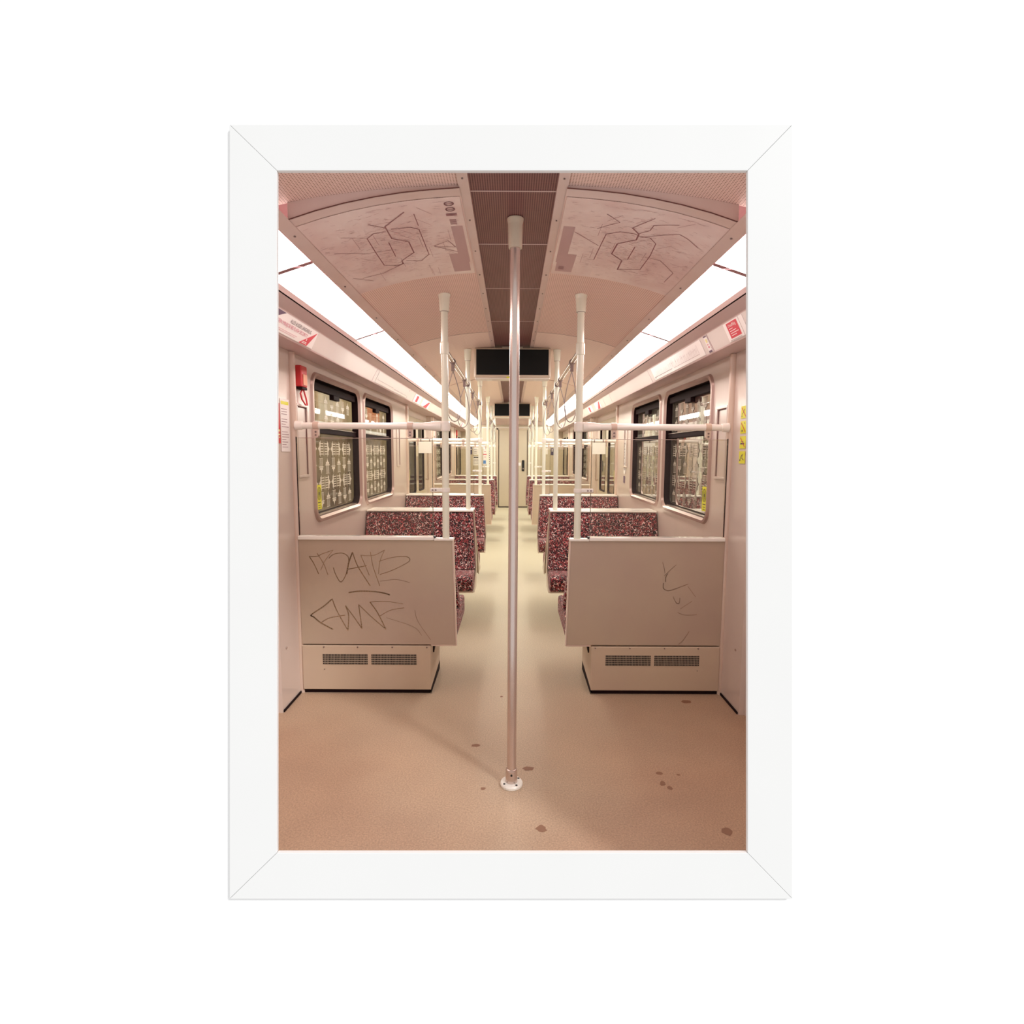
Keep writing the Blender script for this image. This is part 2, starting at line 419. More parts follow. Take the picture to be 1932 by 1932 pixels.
ceiling = bpy.data.objects.new('ceiling', None); COL.objects.link(ceiling); struct(ceiling, 'vaulted carriage ceiling of pinkish perforated sheets with dark centre strip', 'ceiling')
VA = [(.165, 2.102), (.25, 2.096), (.34, 2.087), (.43, 2.073), (.52, 2.055), (.61, 2.032), (.695, 2.005)]
def vault(name, m, y0, y1, dz, s):
    mb = MB().sweep_y([(s*x, z+dz) for x, z in VA], y0, y1)
    mb.add([(s*x, y0, z+dz) for x, z in VA] + [(s*x, y0, z+.012) for x, z in VA], [(i, i+1, len(VA)+i+1, len(VA)+i) for i in range(len(VA)-1)])
    return mb.build(name, m, ceiling)
for s in (-1, 1):
    FV = [(.165, 2.110), (.34, 2.102), (.45, 2.092), (.60, 2.073), (.695, 2.056), (.80, 2.034)]
    MB().sweep_y([(s*x, z) for x, z in FV], 1.605, 1.806).build('perforated_sheet', 'perf', ceiling)
    g = MB(); g.add([(s*x, 1.8015, z-.001) for x, z in VA] + [(s*x, 1.8015, 2.112) for x, z in VA], [(i, i+1, len(VA)+i+1, len(VA)+i) for i in range(len(VA)-1)])
    g.build('panel_edge', 'ceil_trim', ceiling)
    MB().sweep_y([(s*.736, 1.986), (s*.736, 2.060)], 1.60, 1.806).build('side_cheek', 'ceil_trim', ceiling)
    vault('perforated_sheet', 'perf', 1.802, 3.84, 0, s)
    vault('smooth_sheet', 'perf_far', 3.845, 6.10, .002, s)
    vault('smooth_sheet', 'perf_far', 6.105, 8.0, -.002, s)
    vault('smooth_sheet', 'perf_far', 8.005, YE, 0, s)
    MB().sweep_y([(s*.136, 2.118), (s*.136, 2.108), (s*.168, 2.104)], YN, YE).build('edge_strip', 'ceil_trim', ceiling)
    MB().sweep_y([(s*.690, 2.003), (s*.733, 1.985), (s*.733, 1.990)], YN, YE).build('edge_strip', 'ceil_trim', ceiling)
    for y in (3.84, 6.10, 8.0):
        g = MB(); g.add([(s*x, y-.003, z-.001) for x, z in VA] + [(s*x, y+.004, z-.001) for x, z in VA], [(i, i+1, len(VA)+i+1, len(VA)+i) for i in range(len(VA)-1)])
        g.build('seam', 'seam', ceiling)
    g = MB(); g.add([(s*x, 1.795, z-.0015) for x, z in VA] + [(s*x, 1.802, z-.0015) for x, z in VA], [(i, i+1, len(VA)+i+1, len(VA)+i) for i in range(len(VA)-1)])
    g.build('seam', 'seam', ceiling)
    # plain strip in front of the map
    g = MB(); g.add([(s*x, 1.803, z-.0015) for x, z in VA] + [(s*x, 1.853, z-.0015) for x, z in VA], [(i, i+1, len(VA)+i+1, len(VA)+i) for i in range(len(VA)-1)])
    g.build('edge_strip', 'ceil_trim', ceiling)
    g = MB()
    for i in range(9): g.cyl((s*.712, 1.9 + i*.55, 1.9935), (s*.712, 1.9 + i*.55, 1.990), .004, n=8); g.cyl((s*.152, 1.75 + i*.3, 2.107), (s*.152, 1.75+i*.3, 2.103), .003, n=8)
    g.build('screws', 'clamp', ceiling)
MB().sweep_y([(-.137, 2.117), (.137, 2.117)], YN, YE).build('centre_strip', 'dark_strip', ceiling)
g = MB()
for y in (1.856, 2.305, 2.9, 3.6): g.box(-.137, .137, y-.002, y+.002, 2.115, 2.1168)
g.build('strip_joint', 'ceil_trim', ceiling)
MB().box(-1.22, 1.22, YN, YE, 2.15, 2.16).build('roof_shell', 'seam', ceiling)

# side trims (cove, poster band, cornice), continuous
BT, BB = (.959, 1.882), (1.000, 1.800)       # poster band top and bottom (x,z)
for s in (-1, 1):
    n = 1 if s < 0 else 4
    struct(MB().sweep_y([(s*.893, 1.940), (s*.893, 1.932), (s*.905, 1.917)], YN, YE).build(f'trim_{n}', 'rose'), f'rose lamp edging beside the {SIDE[s]} light strip', 'trim')
    struct(MB().sweep_y([(s*.905, 1.917), (s*.905, 1.935), (s*.910, 1.935), (s*.910, 1.914)], YN, YE).build(f'trim_{n+5}', 'dark'), f'thin dark groove along the {SIDE[s]} cove', 'trim')
    struct(MB().sweep_y([(s*.910, 1.914), (s*(BT[0]-.003), BT[1]+.004), (s*BT[0], BT[1])], YN, YE).build(f'trim_{n+1}', 'rose'), f'rose cove strip above the {SIDE[s]} poster band', 'trim')
    tb = struct(MB().sweep_y([(s*BT[0], BT[1]), (s*BB[0], BB[1])], YN, YE).build(f'trim_{n+2}', 'band'), f'pale slanted poster band above the {SIDE[s]} windows', 'trim')
    g = MB()
    for y in (2.83, 4.04, 5.63, 6.03, 6.64, 7.76):
        g.hexa([(s*(BT[0]-.0006), y, BT[1]), (s*(BT[0]-.0006), y+.006, BT[1]), (s*(BT[0]+.004), y+.006, BT[1]), (s*(BT[0]+.004), y, BT[1]),
                (s*(BB[0]-.0012), y-.01, BB[1]), (s*(BB[0]-.0012), y-.004, BB[1]), (s*(BB[0]+.004), y-.004, BB[1]), (s*(BB[0]+.004), y-.01, BB[1])])
    g.build('panel_joint', 'lightink', tb)
    tr = MB().sweep_y([(s*BB[0], BB[1]), (s*(BB[0]+.003), BB[1]-.006), (s*1.045, 1.793), (s*1.048, 1.800), (s*1.085, 1.7985), (s*1.088, 1.803), (s*1.25, 1.802)], YN, YE)
    struct(tr.build(f'trim_{n+6}' if s < 0 else f'trim_{n+7}', 'rose'), f'stepped rose cornice over the {SIDE[s]} windows', 'trim')

# light panels ------------------------------------------------
LY = [1.64, 2.12, 3.265, 4.41, 5.555, 6.70, 7.845, 8.99, 10.135, 11.28, 12.425, 13.25]
ordw = ['nearest', 'second', 'third', 'fourth', 'fifth', 'sixth', 'seventh', 'eighth', 'ninth', 'tenth', 'farthest']
for s in (-1, 1):
    for i in range(11):
        y0, y1 = LY[i]+.011, LY[i+1]-.011
        t = thing('ceiling_light', f'glowing white light panel, {ordw[i]} in the {SIDE[s]} ceiling strip', 'light', (s*.81, (y0+y1)/2, 1.96), f'light panels of the {SIDE[s]} ceiling strip')
        v = [(s*.735, 1.984), (s*.815, 1.958), (s*.892, 1.933)]
        g = MB().sweep_y(v, y0, y1)
        g.build('diffuser', 'light_a' if i < 2 else 'light' if i < 4 else 'light_b', t)
        MB().box(s*.74, s*.89, y1+.0005, y1+.0015, 1.965, 1.962).build('end_joint', 'joint', t)
    # joint strips between the panels read as thin rose lines
    g = MB()
    for y in LY[1:-1]: g.sweep_y([(s*.735, 1.982), (s*.815, 1.956), (s*.892, 1.931)], y-.010, y+.010)
    struct(g.build(f'trim_{14 if s<0 else 15}', 'joint'), f'thin joints between the {SIDE[s]} light panels', 'trim')

# side walls ------------------------------------------------
WINS = [(3.18, 4.20), (4.28, 5.32), (8.28, 9.30), (9.38, 10.42)]
WZ0, WZ1 = .880, 1.752
TH = .03
for s in (-1, 1):
    g = MB(); X0, X1 = s*XW, s*(XW+TH)
    def seg(y0, y1, z0, z1, a=X0, b=X1): g.box(a, b, y0, y1, z0, z1)
    inset = .032
    for (ya, yb, wins) in ((2.66, 6.16, WINS[:2]), (7.88, 11.16, WINS[2:])):
        y = ya
        for (a, b) in wins:
            seg(y, a+inset, 0, 1.802); seg(a+inset, b-inset, 0, WZ0+inset); seg(a+inset, b-inset, WZ1-inset, 1.802); y = b-inset
        seg(y, yb, 0, 1.802)
    XO = s*1.22
    # door pockets: set back, with returns
    seg(1.66, 2.66, 0, 1.802, XO, XO+s*.02)
    g.box(X1, XO+s*.02, 2.64, 2.66, 0, 1.802); g.box(X0, X1, 2.652, 2.66, 0, 1.802)
    for (a, b) in ((6.16, 7.88), (11.16, YE)):
        g.box(X1, XO+s*.02, a, a+.02, 0, 1.802)
        if b < YE: g.box(X1, XO+s*.02, b-.02, b, 0, 1.802)
        seg(a+.02, a+.22, 0, 1.802, XO-s*.02, XO+s*.02); seg(b-.22, b-.02, 0, 1.802, XO-s*.02, XO+s*.02)
        seg(a+.22, b-.22, 1.72, 1.802, XO-s*.02, XO+s*.02)
    wl = struct(g.build(f'wall_{SIDE[s]}', 'wall'), f'beige laminate {SIDE[s]} side wall of the carriage', 'wall')
    # edge posts beside the partitions
    for y in (2.905, 6.035, 7.99, 11.11):
        g = MB().cyl((s*(XW-.004), y, .0), (s*(XW-.004), y, 1.80), .020, n=16)
        g.build('corner_post', 'wall_l', wl)
    g = MB()
    for (a, b) in ((2.66, 3.0), (5.9, 6.16), (7.88, 8.1)): g.box(s*(XW-.001), s*(XW-.006), a, b, 0, .012)
    g.build('floor_seal', 'dark', wl)
    # framed access panels
    for y0 in (2.955, 5.50, 8.06):
        g = MB(); y1 = y0+.155; X = s*(XW-.001); Xf = s*(XW-.009)
        for (a, b, c, d) in ((y0, y1, 1.535, 1.55), (y0, y1, 1.155, 1.17), (y0, y0+.012, 1.17, 1.535), (y1-.012, y1, 1.17, 1.535)): g.box(X, Xf, a, b, c, d)
        g.build('access_panel_trim', 'wall', wl, bevel=.003)
        MB().box(s*(XW-.001), s*(XW-.003), y0+.012, y1-.012, 1.529, 1.535).box(s*(XW-.001), s*(XW-.003), y1-.016, y1-.012, 1.17, 1.535).build('access_panel_gap', 'seam', wl)
    # floor-level screw near the door post
    MB().cyl((s*(XW-.001), 2.72, .31), (s*(XW-.005), 2.72, .31), .006, n=10).build('screw', 'chrome', wl)

def rrect(y0, y1, z0, z1, r, n=6):
    pts = []
    for (cy, cz, a0) in ((y1-r, z1-r, 0), (y0+r, z1-r, 90), (y0+r, z0+r, 180), (y1-r, z0+r, 270)):
        for i in range(n+1):
            a = R(a0 + 90*i/n); pts.append((cy + r*math.cos(a), cz + r*math.sin(a)))
    return pts
def ring(mb, outer, inner, xo, xi):
    """band between two equal-length loops at depths xo and xi"""
    n = len(outer)
    vs = [(xo, y, z) for y, z in outer] + [(xi, y, z) for y, z in inner]
    mb.add(vs, [(i, (i+1) % n, n+(i+1) % n, n+i) for i in range(n)], True)

def gate(mb, fr, cu, cv, w, h, up, side=False):
    """little colonnaded gate pictogram, upright, inverted or lying on its side"""
    q = 1 if up else -1
    def rc(a0, a1, b0, b1):
        b0, b1 = sorted((q*b0, q*b1))
        if side: rect(mb, fr, cu+b0*w, cu+b1*w, cv+a0*h, cv+a1*h)
        else: rect(mb, fr, cu+a0*w, cu+a1*w, cv+b0*h, cv+b1*h)
    rc(-.42, .42, -.5, -.47)
    for k in range(5): a = -.32 + k*.16; rc(a-.028, a+.028, -.47, .02)
    rc(-.5, .5, .02, .09); rc(-.40, .40, .11, .24)
    rc(-.16, .16, .24, .31); rc(-.09, .09, .31, .40); rc(-.03, .03, .40, .5)

wn = 0
for s in (-1, 1):
    for wi, (a, b) in enumerate(WINS):
        wn += 1
        wnd = bpy.data.objects.new(f'window_{wn}', None); COL.objects.link(wnd); wnd.location = (0, 0, 0)
        struct(wnd, f'rounded carriage window with gate-pattern film, {["nearest","second","third","farthest"][wi]} on the {SIDE[s]} wall', 'window')
        X = lambda d: s*(XW-d)                # d>0 = into the carriage
        L0 = rrect(a, b, WZ0, WZ1, .095); L1 = rrect(a+.008, b-.008, WZ0+.008, WZ1-.008, .09)
        L2 = rrect(a+.022, b-.022, WZ0+.022, WZ1-.022, .08); L3 = rrect(a+.035, b-.035, WZ0+.035, WZ1-.035, .07)
        g = MB(); ring(g, L0, L1, X(0), X(.012)); ring(g, L1, L2, X(.012), X(.014)); ring(g, L2, L3, X(.014), X(-.004)); g.build('window_frame', 'wframe', wnd)
        L4 = rrect(a+.05, b-.05, WZ0+.05, WZ1-.05, .06)
        g = MB(); ring(g, L3, L3, X(-.004), X(-.046)); ring(g, L3, L4, X(-.046), X(-.046)); g.build('rubber_reveal', 'dark', wnd)
        # lower sill catch-light strip
        MB().box(X(-.01), X(-.044), a+.10, b-.10, WZ0+.036, WZ0+.042).build('sill_strip', 'chrome', wnd)
        g = MB(); ring(g, L4, L4, X(-.0455), X(-.0475))
        g.add([(X(-.047), y, z) for y, z in L4], [tuple(range(len(L4)))]); g.build('pane', 'pane', wnd)
        # transom and top bar with latch
        g = MB().box(X(-.022), X(-.045), a+.038, b-.038, 1.405, 1.443); g.box(X(-.018), X(-.045), a+.06, b-.06, WZ1-.095, WZ1-.052)
        g.box(X(-.010), X(-.04), (a+b)/2-.06, (a+b)/2+.06, WZ1-.125, WZ1-.095); g.build('transom', 'dark', wnd, bevel=.003)
        MB().box(X(-.018), X(-.022), a+.04, b-.04, 1.438, 1.441).build('transom_edge', 'chrome', wnd)
        # film
        u = (0, 1, 0) if s < 0 else (0, -1, 0)
        yo = a if s < 0 else b
        fr = frame_fn((X(-.0445), yo, 0), u, (0, 0, 1), 0)
        g = MB(); W = b-a
        pw, ph = .118, .128
        nc = int((W-.12)/pw); u0 = (W-nc*pw)/2
        for c in range(nc):
            for r_ in range(5):
                cv = WZ0+.115 + r_*ph*.83
                if cv > 1.36: continue
                gate(g, fr, u0+(c+.5)*pw, cv, pw*(.66 if r_ % 2 == 0 else .86), ph*.78, (c) % 2 == 0, r_ % 2 == 1)
            if wi < 4:
                for cv in (1.50, 1.60):
                    if random.random() < .55: gate(g, fr, u0+(c+.5)*pw, cv, pw*.6, ph*.66, (c) % 2 == 0)
        f = g.build('pattern_film', 'film' if s < 0 else 'film_r', wnd)
        # curved pull on the far edge of the upper light
        if wi == 0:
            sy = a+.205
            fr2 = frame_fn((X(-.040), sy if s < 0 else sy, 0), u, (0, 0, 1), 0)
            # yellow camera sticker
            st = thing('warning_sticker', f'yellow camera warning sticker low on the nearest {SIDE[s]} window', 'sticker', (X(-.04), sy, 1.0))
            g = MB(); slab(g, fr2, -.04, .04, .945, 1.095, .001); g.build('sheet', 'yellow', st)
            g = MB()
            for rr in (.018, .027, .035):
                pts = [(rr*math.cos(t_), 1.042+rr*1.1*math.sin(t_)) for t_ in [R(k*20) for k in range(0, 19)]]
                g.ribbon(pts, .0035, lambda p, q: fr2(p, q, .0015))
            for k in range(10):
                t0, t1 = 2*PI*k/10, 2*PI*(k+1)/10
                g.add([fr2(0, 1.042, .0015), fr2(.010*math.cos(t0), 1.042+.014*math.sin(t0), .0015), fr2(.010*math.cos(t1), 1.042+.014*math.sin(t1), .0015)], [(0,1,2)])
            rect(g, fr2, -.025, .025, .985, .990, .0015); rect(g, fr2, -.02, .02, .968, .972, .0015); rect(g, fr2, -.02, .015, .955, .959, .0015)
            g.build('pictogram', 'blackm', st)

# ------------------------------------------------------------------ doors of the two farther bays
dn = 0
for s in (-1, 1):
    for (a, b) in ((6.38, 7.66), (11.38, 13.08)):
        mid = (a+b)/2
        for k, (p, q) in enumerate(((a+.004, mid-.003), (mid+.003, b-.004))):
            dn += 1
            d = bpy.data.objects.new(f'door_{dn}', None); COL.objects.link(d)
            struct(d, f'sliding door leaf on the {SIDE[s]} with dark tall window, {"middle" if a<8 else "far"} doorway, {"nearer" if k==0 else "farther"} leaf', 'door')
            x0, x1 = s*1.19, s*1.215
            g = MB(); e1 = .09
            g.box(x0, x1, p, p+e1, .005, 1.715); g.box(x0, x1, q-e1, q, .005, 1.715)
            g.box(x0, x1, p+e1, q-e1, .005, .80); g.box(x0, x1, p+e1, q-e1, 1.64, 1.715)
            g.build('leaf_panel', 'wall_b', d)
            L = rrect(p+e1, q-e1, .80, 1.64, .04, 4); L2 = rrect(p+e1+.015, q-e1-.015, .815, 1.625, .035, 4)
            g = MB(); ring(g, L, L2, s*1.187, s*1.187); ring(g, L2, L2, s*1.187, s*1.20); g.build('gasket', 'dark', d)
            g = MB().add([(s*1.20, y, z) for y, z in L2], [tuple(range(len(L2)))]); g.build('pane', 'pane_dark', d)
            MB().box(s*1.185, s*1.19, (q-.045 if k == 0 else p+.025), (q-.025 if k == 0 else p+.045), .95, 1.25).build('door_handle', 'chrome', d, bevel=.003)
            if a < 8 and k == 0:
                g = MB().box(s*1.181, s*1.184, p+.03, p+.07, .97, 1.10); tag(g.build('door_sticker', 'yellow'), f'small yellow sticker on the middle {SIDE[s]} door', 'sticker')

# ------------------------------------------------------------------ end wall
g = MB().box(-1.24, 1.24, YE, YE+.03, 0, 2.16)
wb = struct(g.build('wall_back', 'wall_b'), 'beige end wall with the cab door', 'wall')
MB().box(-1.1, 1.1, YE-.004, YE, 1.885, 1.90).build('rail_moulding', 'white', wb)
# sloped header above the cab door
MB().prism_x([(12.55, 2.10), (YE, 2.10), (YE, 1.95), (13.1, 1.95)], -1.0, 1.0).build('header_panel', 'rose', wb)
d = bpy.data.objects.new('door_9', None); COL.objects.link(d); struct(d, 'plain beige cab door with black handle in the end wall', 'door')
MB().box(-.31, .36, YE-.022, YE-.002, .02, 1.84).build('leaf_panel', 'wall_b', d, bevel=.006)
g = MB()
for x in (-.345, .395): g.box(x-.022, x+.022, YE-.035, YE-.001, 0, 1.88)
g.box(-.367, .417, YE-.035, YE-.001, 1.84, 1.88); g.build('door_frame', 'shell', d, bevel=.004)
g = MB().box(-.324, -.316, YE-.036, YE-.01, 0, 1.84); g.box(-.33, .38, YE-.03, YE-.02, 0, .022); g.box(.362, .368, YE-.036, YE-.01, 0, 1.84); g.build('door_gap', 'dark', d)
MB().box(.235, .295, YE-.05, YE-.022, .87, 1.13).build('door_handle', 'blackm', d, bevel=.02, seg=4)
MB().cyl((.265, YE-.05, .93), (.265, YE-.055, .93), .012, n=12).build('lock', 'chrome', d)
MB().box(.145, .215, YE-.026, YE-.022, 1.0, 1.07).cyl((.18, YE-.03, 1.035), (.18, YE-.026, 1.035), .012, n=10).build('label_plate', 'paper', d)

fe = frame_fn((0, YE-.003, 0), (1, 0, 0), (0, 0, 1), 0)
def notice(x0, x1, z0, z1, name, label, body='paper', deco=None):
    t = thing(name, label, name.split('_')[-1], ((x0+x1)/2, YE-.004, (z0+z1)/2))
    g = MB(); slab(g, fe, x0, x1, z0, z1, .002); g.build('sheet', body, t)
    if deco: deco(t)
    return t
def deco_lines(t, x0, x1, zs, m='ink', hh=.006):
    g = MB()
    for z in zs: rect(g, fe, x0, x1, z-hh, z+hh, .003)
    g.build('print', m, t)
notice(-.93, -.80, 1.25, 1.42, 'printed_notice', 'white notice with dark figures high on the left of the end wall', deco=lambda t: deco_lines(t, -.90, -.84, (1.38, 1.33, 1.29)))
notice(-.93, -.78, 1.00, 1.22, 'printed_notice', 'white notice with bold dark headline low on the left of the end wall', deco=lambda t: (deco_lines(t, -.915, -.80, (1.19,), 'blackm', .012), deco_lines(t, -.915, -.80, (1.14, 1.11, 1.08, 1.04), 'ink', .004)))
notice(-.70, -.59, 1.02, 1.44, 'info_poster', 'narrow white poster with red arrow and blue block beside the cab door', deco=lambda t: (deco_lines(t, -.69, -.60, (1.26,), 'redp', .012), deco_lines(t, -.685, -.62, (1.08,), 'blue', .04), deco_lines(t, -.66, -.62, (1.33, 1.20), 'pinkink', .008)))
notice(-.56, -.52, 1.00, 1.42, 'notice_strip', 'thin white vertical strip of dark print left of the cab door', deco=lambda t: deco_lines(t, -.55, -.53, [1.04+.05*k for k in range(8)], 'ink', .012))
notice(-1.0, -.945, 1.26, 1.43, 'navy_sticker', 'navy blue sticker at the far left of the end wall', 'navy', deco=lambda t: deco_lines(t, -.99, -.955, (1.38,), 'paper', .01))
notice(.79, .85, 1.27, 1.42, 'paper_sticker', 'small white paper sticker right of the cab door')
notice(.92, .99, 1.25, 1.42, 'navy_sticker', 'navy blue square sticker right of the cab door', 'navy', deco=lambda t: deco_lines(t, .94, .97, (1.38, 1.35), 'paper', .01))

# ------------------------------------------------------------------ station beyond the windows
for s in (-1, 1):
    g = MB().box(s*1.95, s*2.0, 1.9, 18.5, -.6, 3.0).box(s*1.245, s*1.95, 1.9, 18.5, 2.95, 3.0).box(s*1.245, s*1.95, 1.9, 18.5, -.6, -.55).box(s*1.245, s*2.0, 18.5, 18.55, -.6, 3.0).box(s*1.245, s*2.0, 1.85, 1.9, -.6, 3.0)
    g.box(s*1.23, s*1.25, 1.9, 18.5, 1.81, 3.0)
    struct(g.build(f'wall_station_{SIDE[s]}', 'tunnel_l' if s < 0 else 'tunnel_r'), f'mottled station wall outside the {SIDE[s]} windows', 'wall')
def outside_poster(s, y0, y1, z0, z1, m, label, strip=True):
    t = thing('station_poster', label, 'poster', (s*1.94, (y0+y1)/2, (z0+z1)/2))
    MB().box(s*1.935, s*1.948, y0, y1, z0, z1).build('sheet', m, t)
    g = MB(); 
    for (a, b, c, d_) in ((y0-.02, y1+.02, z0-.02, z0), (y0-.02, y1+.02, z1, z1+.02), (y0-.02, y0, z0, z1), (y1, y1+.02, z0, z1)): g.box(s*1.93, s*1.948, a, b, c, d_)
    g.build('poster_border', 'shell', t)
outside_poster(-1, 5.62, 6.42, 1.62, 1.98, 'greyp', 'pale grey poster seen through the upper part of the nearest left window')
outside_poster(-1, 7.5, 8.2, 1.66, 1.92, 'orange', 'orange poster seen through the second left window')
outside_poster(1, 5.55, 6.42, 1.62, 2.02, 'pinkp', 'pink poster seen through the nearest right window')
outside_poster(1, 7.4, 8.2, 1.62, 1.95, 'greyp', 'pale grey poster seen through the second right window')
for s in (-1, 1):
    for (y0, y1, z, lb) in ((5.45, 6.9, 1.58, 'nearest'), (7.2, 8.6, 1.56, 'second')):
        tag(MB().cyl((s*1.90, y0, z), (s*1.90, y1, z), .018, n=10).build('tube_lamp', 'tube'), f'slim white tube lamp seen through the {lb} {SIDE[s]} window', 'lamp')
tag(MB().box(-1.80, -1.90, 9.3, 10.6, .55, 1.32).build('teal_board', 'teal', bevel=.01), 'teal board outside the middle left door', 'board')

# ------------------------------------------------------------------ partitions, heaters, glass, rails, poles
XA = .31                        # aisle edge of the partition (top)
def ap(s, y, face, label_side, where):
    """partition across one half of the carriage; face=-1 looks towards us"""
    t = thing('partition_panel', f'beige laminate partition {where} on the {label_side}' + (' with brown marker scrawl' if y < 3 and s < 0 else ' with faint scribbles' if y < 3 else ''), 'partition', (s*.72, y, .273), 'low partitions beside the doorways')
    y0, y1 = y-.015, y+.015
    xt, xb, xw = .312, .296, 1.118
    g = MB().hexa([(s*xb, y0, .273), (s*xw, y0, .273), (s*xw, y1, .273), (s*xb, y1, .273), (s*xt, y0, .836), (s*xw, y0, .836), (s*xw, y1, .836), (s*xt, y1, .836)])
    g.build('panel', 'part', t, bevel=.002)
    g = MB().hexa([(s*(xb-.006), y0-.002, .268), (s*xb, y0-.002, .268), (s*xb, y1+.002, .268), (s*(xb-.006), y1+.002, .268),
                   (s*(xt-.008), y0-.002, .836), (s*xt, y0-.002, .836), (s*xt, y1+.002, .836), (s*(xt-.008), y1+.002, .836)])
    g.box(s*.296, s*.425, y0-.001, y1, .266, .273)
    g.build('edge_strip', 'wall_l', t)
    g = MB().box(s*(xt-.010), s*.407, y0-.010, y1+.010, .835, .848); g.box(s*.407, s*xw, y0-.012, y1+.012, .837, .857)
    g.build('top_rail', 'white', t, bevel=.005)
    MB().box(s*.400, s*.410, y0-.004, y1+.004, .848, .858).build('end_stop', 'blackm', t)
    return t
def smooth(P, k=6):
    """Catmull-Rom through the points"""
    if len(P) < 3: return list(P)
    Q = []; E = [P[0]] + list(P) + [P[-1]]
    for i in range(1, len(E)-2):
        a, b, c, d = E[i-1:i+3]
        for j in range(k):
            t = j/k
            Q.append(tuple(.5*(2*b[n] + (c[n]-a[n])*t + (2*a[n]-5*b[n]+4*c[n]-d[n])*t*t + (3*b[n]-a[n]-3*c[n]+d[n])*t**3) for n in (0, 1)))
    Q.append(P[-1]); return Q
def scrawl(t, lines, m, y):
    """marker strokes in (x,z) on the door side of the partition"""
    g = MB()
    for i, (pts, w_) in enumerate(lines): g.ribbon(smooth(pts), w_, lambda a, b: (a, y - .00004*i, b))
    g.build('marker_scrawl', m, t)
TAG_L = [([(-1.063, 0.748), (-1.024, 0.748), (-0.994, 0.762), (-0.937, 0.782)], 0.0035), ([(-1.063, 0.748), (-1.039, 0.707), (-1.017, 0.655)], 0.0045), ([(-1.021, 0.764), (-0.988, 0.707), (-0.968, 0.65)], 0.004), ([(-0.937, 0.782), (-0.98, 0.727), (-1.005, 0.675)], 0.003), ([(-0.938, 0.688), (-0.927, 0.652), (-0.901, 0.612), (-0.873, 0.652), (-0.857, 0.72), (-0.862, 0.751), (-0.893, 0.767), (-0.936, 0.759), (-0.96, 0.739)], 0.004), ([(-0.835, 0.771), (-0.855, 0.72), (-0.869, 0.656)], 0.007), ([(-0.835, 0.771), (-0.809, 0.696), (-0.747, 0.593)], 0.005), ([(-0.864, 0.68), (-0.821, 0.688), (-0.764, 0.7)], 0.004), ([(-0.792, 0.755), (-0.77, 0.7), (-0.75, 0.649)], 0.0035), ([(-0.792, 0.755), (-0.722, 0.756), (-0.667, 0.784)], 0.003), ([(-0.741, 0.773), (-0.729, 0.697), (-0.696, 0.593)], 0.0035), ([(-0.667, 0.784), (-0.692, 0.724), (-0.701, 0.657)], 0.003), ([(-0.696, 0.724), (-0.625, 0.745), (-0.555, 0.749), (-0.534, 0.733), (-0.555, 0.713), (-0.626, 0.677), (-0.693, 0.653)], 0.0032), ([(-0.86, 0.555), (-0.804, 0.563), (-0.726, 0.561), (-0.675, 0.553), (-0.644, 0.544)], 0.006), ([(-0.949, 0.52), (-0.997, 0.479), (-1.062, 0.434), (-1.049, 0.421), (-1.013, 0.39), (-0.95, 0.355)], 0.006), ([(-1.013, 0.39), (-0.965, 0.417), (-0.884, 0.432)], 0.004), ([(-0.949, 0.52), (-0.924, 0.452), (-0.87, 0.349)], 0.0045), ([(-0.879, 0.483), (-0.864, 0.432), (-0.87, 0.349)], 0.005), ([(-0.879, 0.483), (-0.838, 0.425), (-0.795, 0.36)], 0.0045), ([(-0.809, 0.49), (-0.804, 0.439), (-0.795, 0.36)], 0.0045), ([(-0.809, 0.49), (-0.744, 0.425), (-0.668, 0.357)], 0.004), ([(-0.749, 0.504), (-0.71, 0.446), (-0.668, 0.357)], 0.005), ([(-0.749, 0.504), (-0.662, 0.508), (-0.575, 0.495)], 0.003), ([(-0.697, 0.429), (-0.642, 0.46), (-0.569, 0.474)], 0.003)]
TAG_F = [([(-0.512, 0.461), (-0.496, 0.399), (-0.43, 0.299)], 0.003), ([(-0.663, 0.419), (-0.523, 0.371), (-0.477, 0.323)], 0.0025), ([(-0.694, 0.617), (-0.608, 0.626), (-0.537, 0.61)], 0.003)]
TAG_R = [([(0.796, 0.724), (0.803, 0.7), (0.81, 0.668)], 0.003), ([(0.867, 0.712), (0.833, 0.68), (0.806, 0.652)], 0.003), ([(0.824, 0.664), (0.814, 0.644), (0.815, 0.621)], 0.004), ([(0.804, 0.613), (0.805, 0.585), (0.833, 0.573), (0.871, 0.585), (0.933, 0.609)], 0.004), ([(0.933, 0.597), (0.975, 0.541)], 0.003), ([(0.857, 0.541), (0.874, 0.509), (0.89, 0.505), (0.893, 0.533)], 0.0035), ([(0.898, 0.475), (0.957, 0.516)], 0.003), ([(0.885, 0.454), (0.926, 0.441), (0.986, 0.444)], 0.003), ([(0.895, 0.281), (0.918, 0.302), (0.949, 0.351)], 0.0035)]
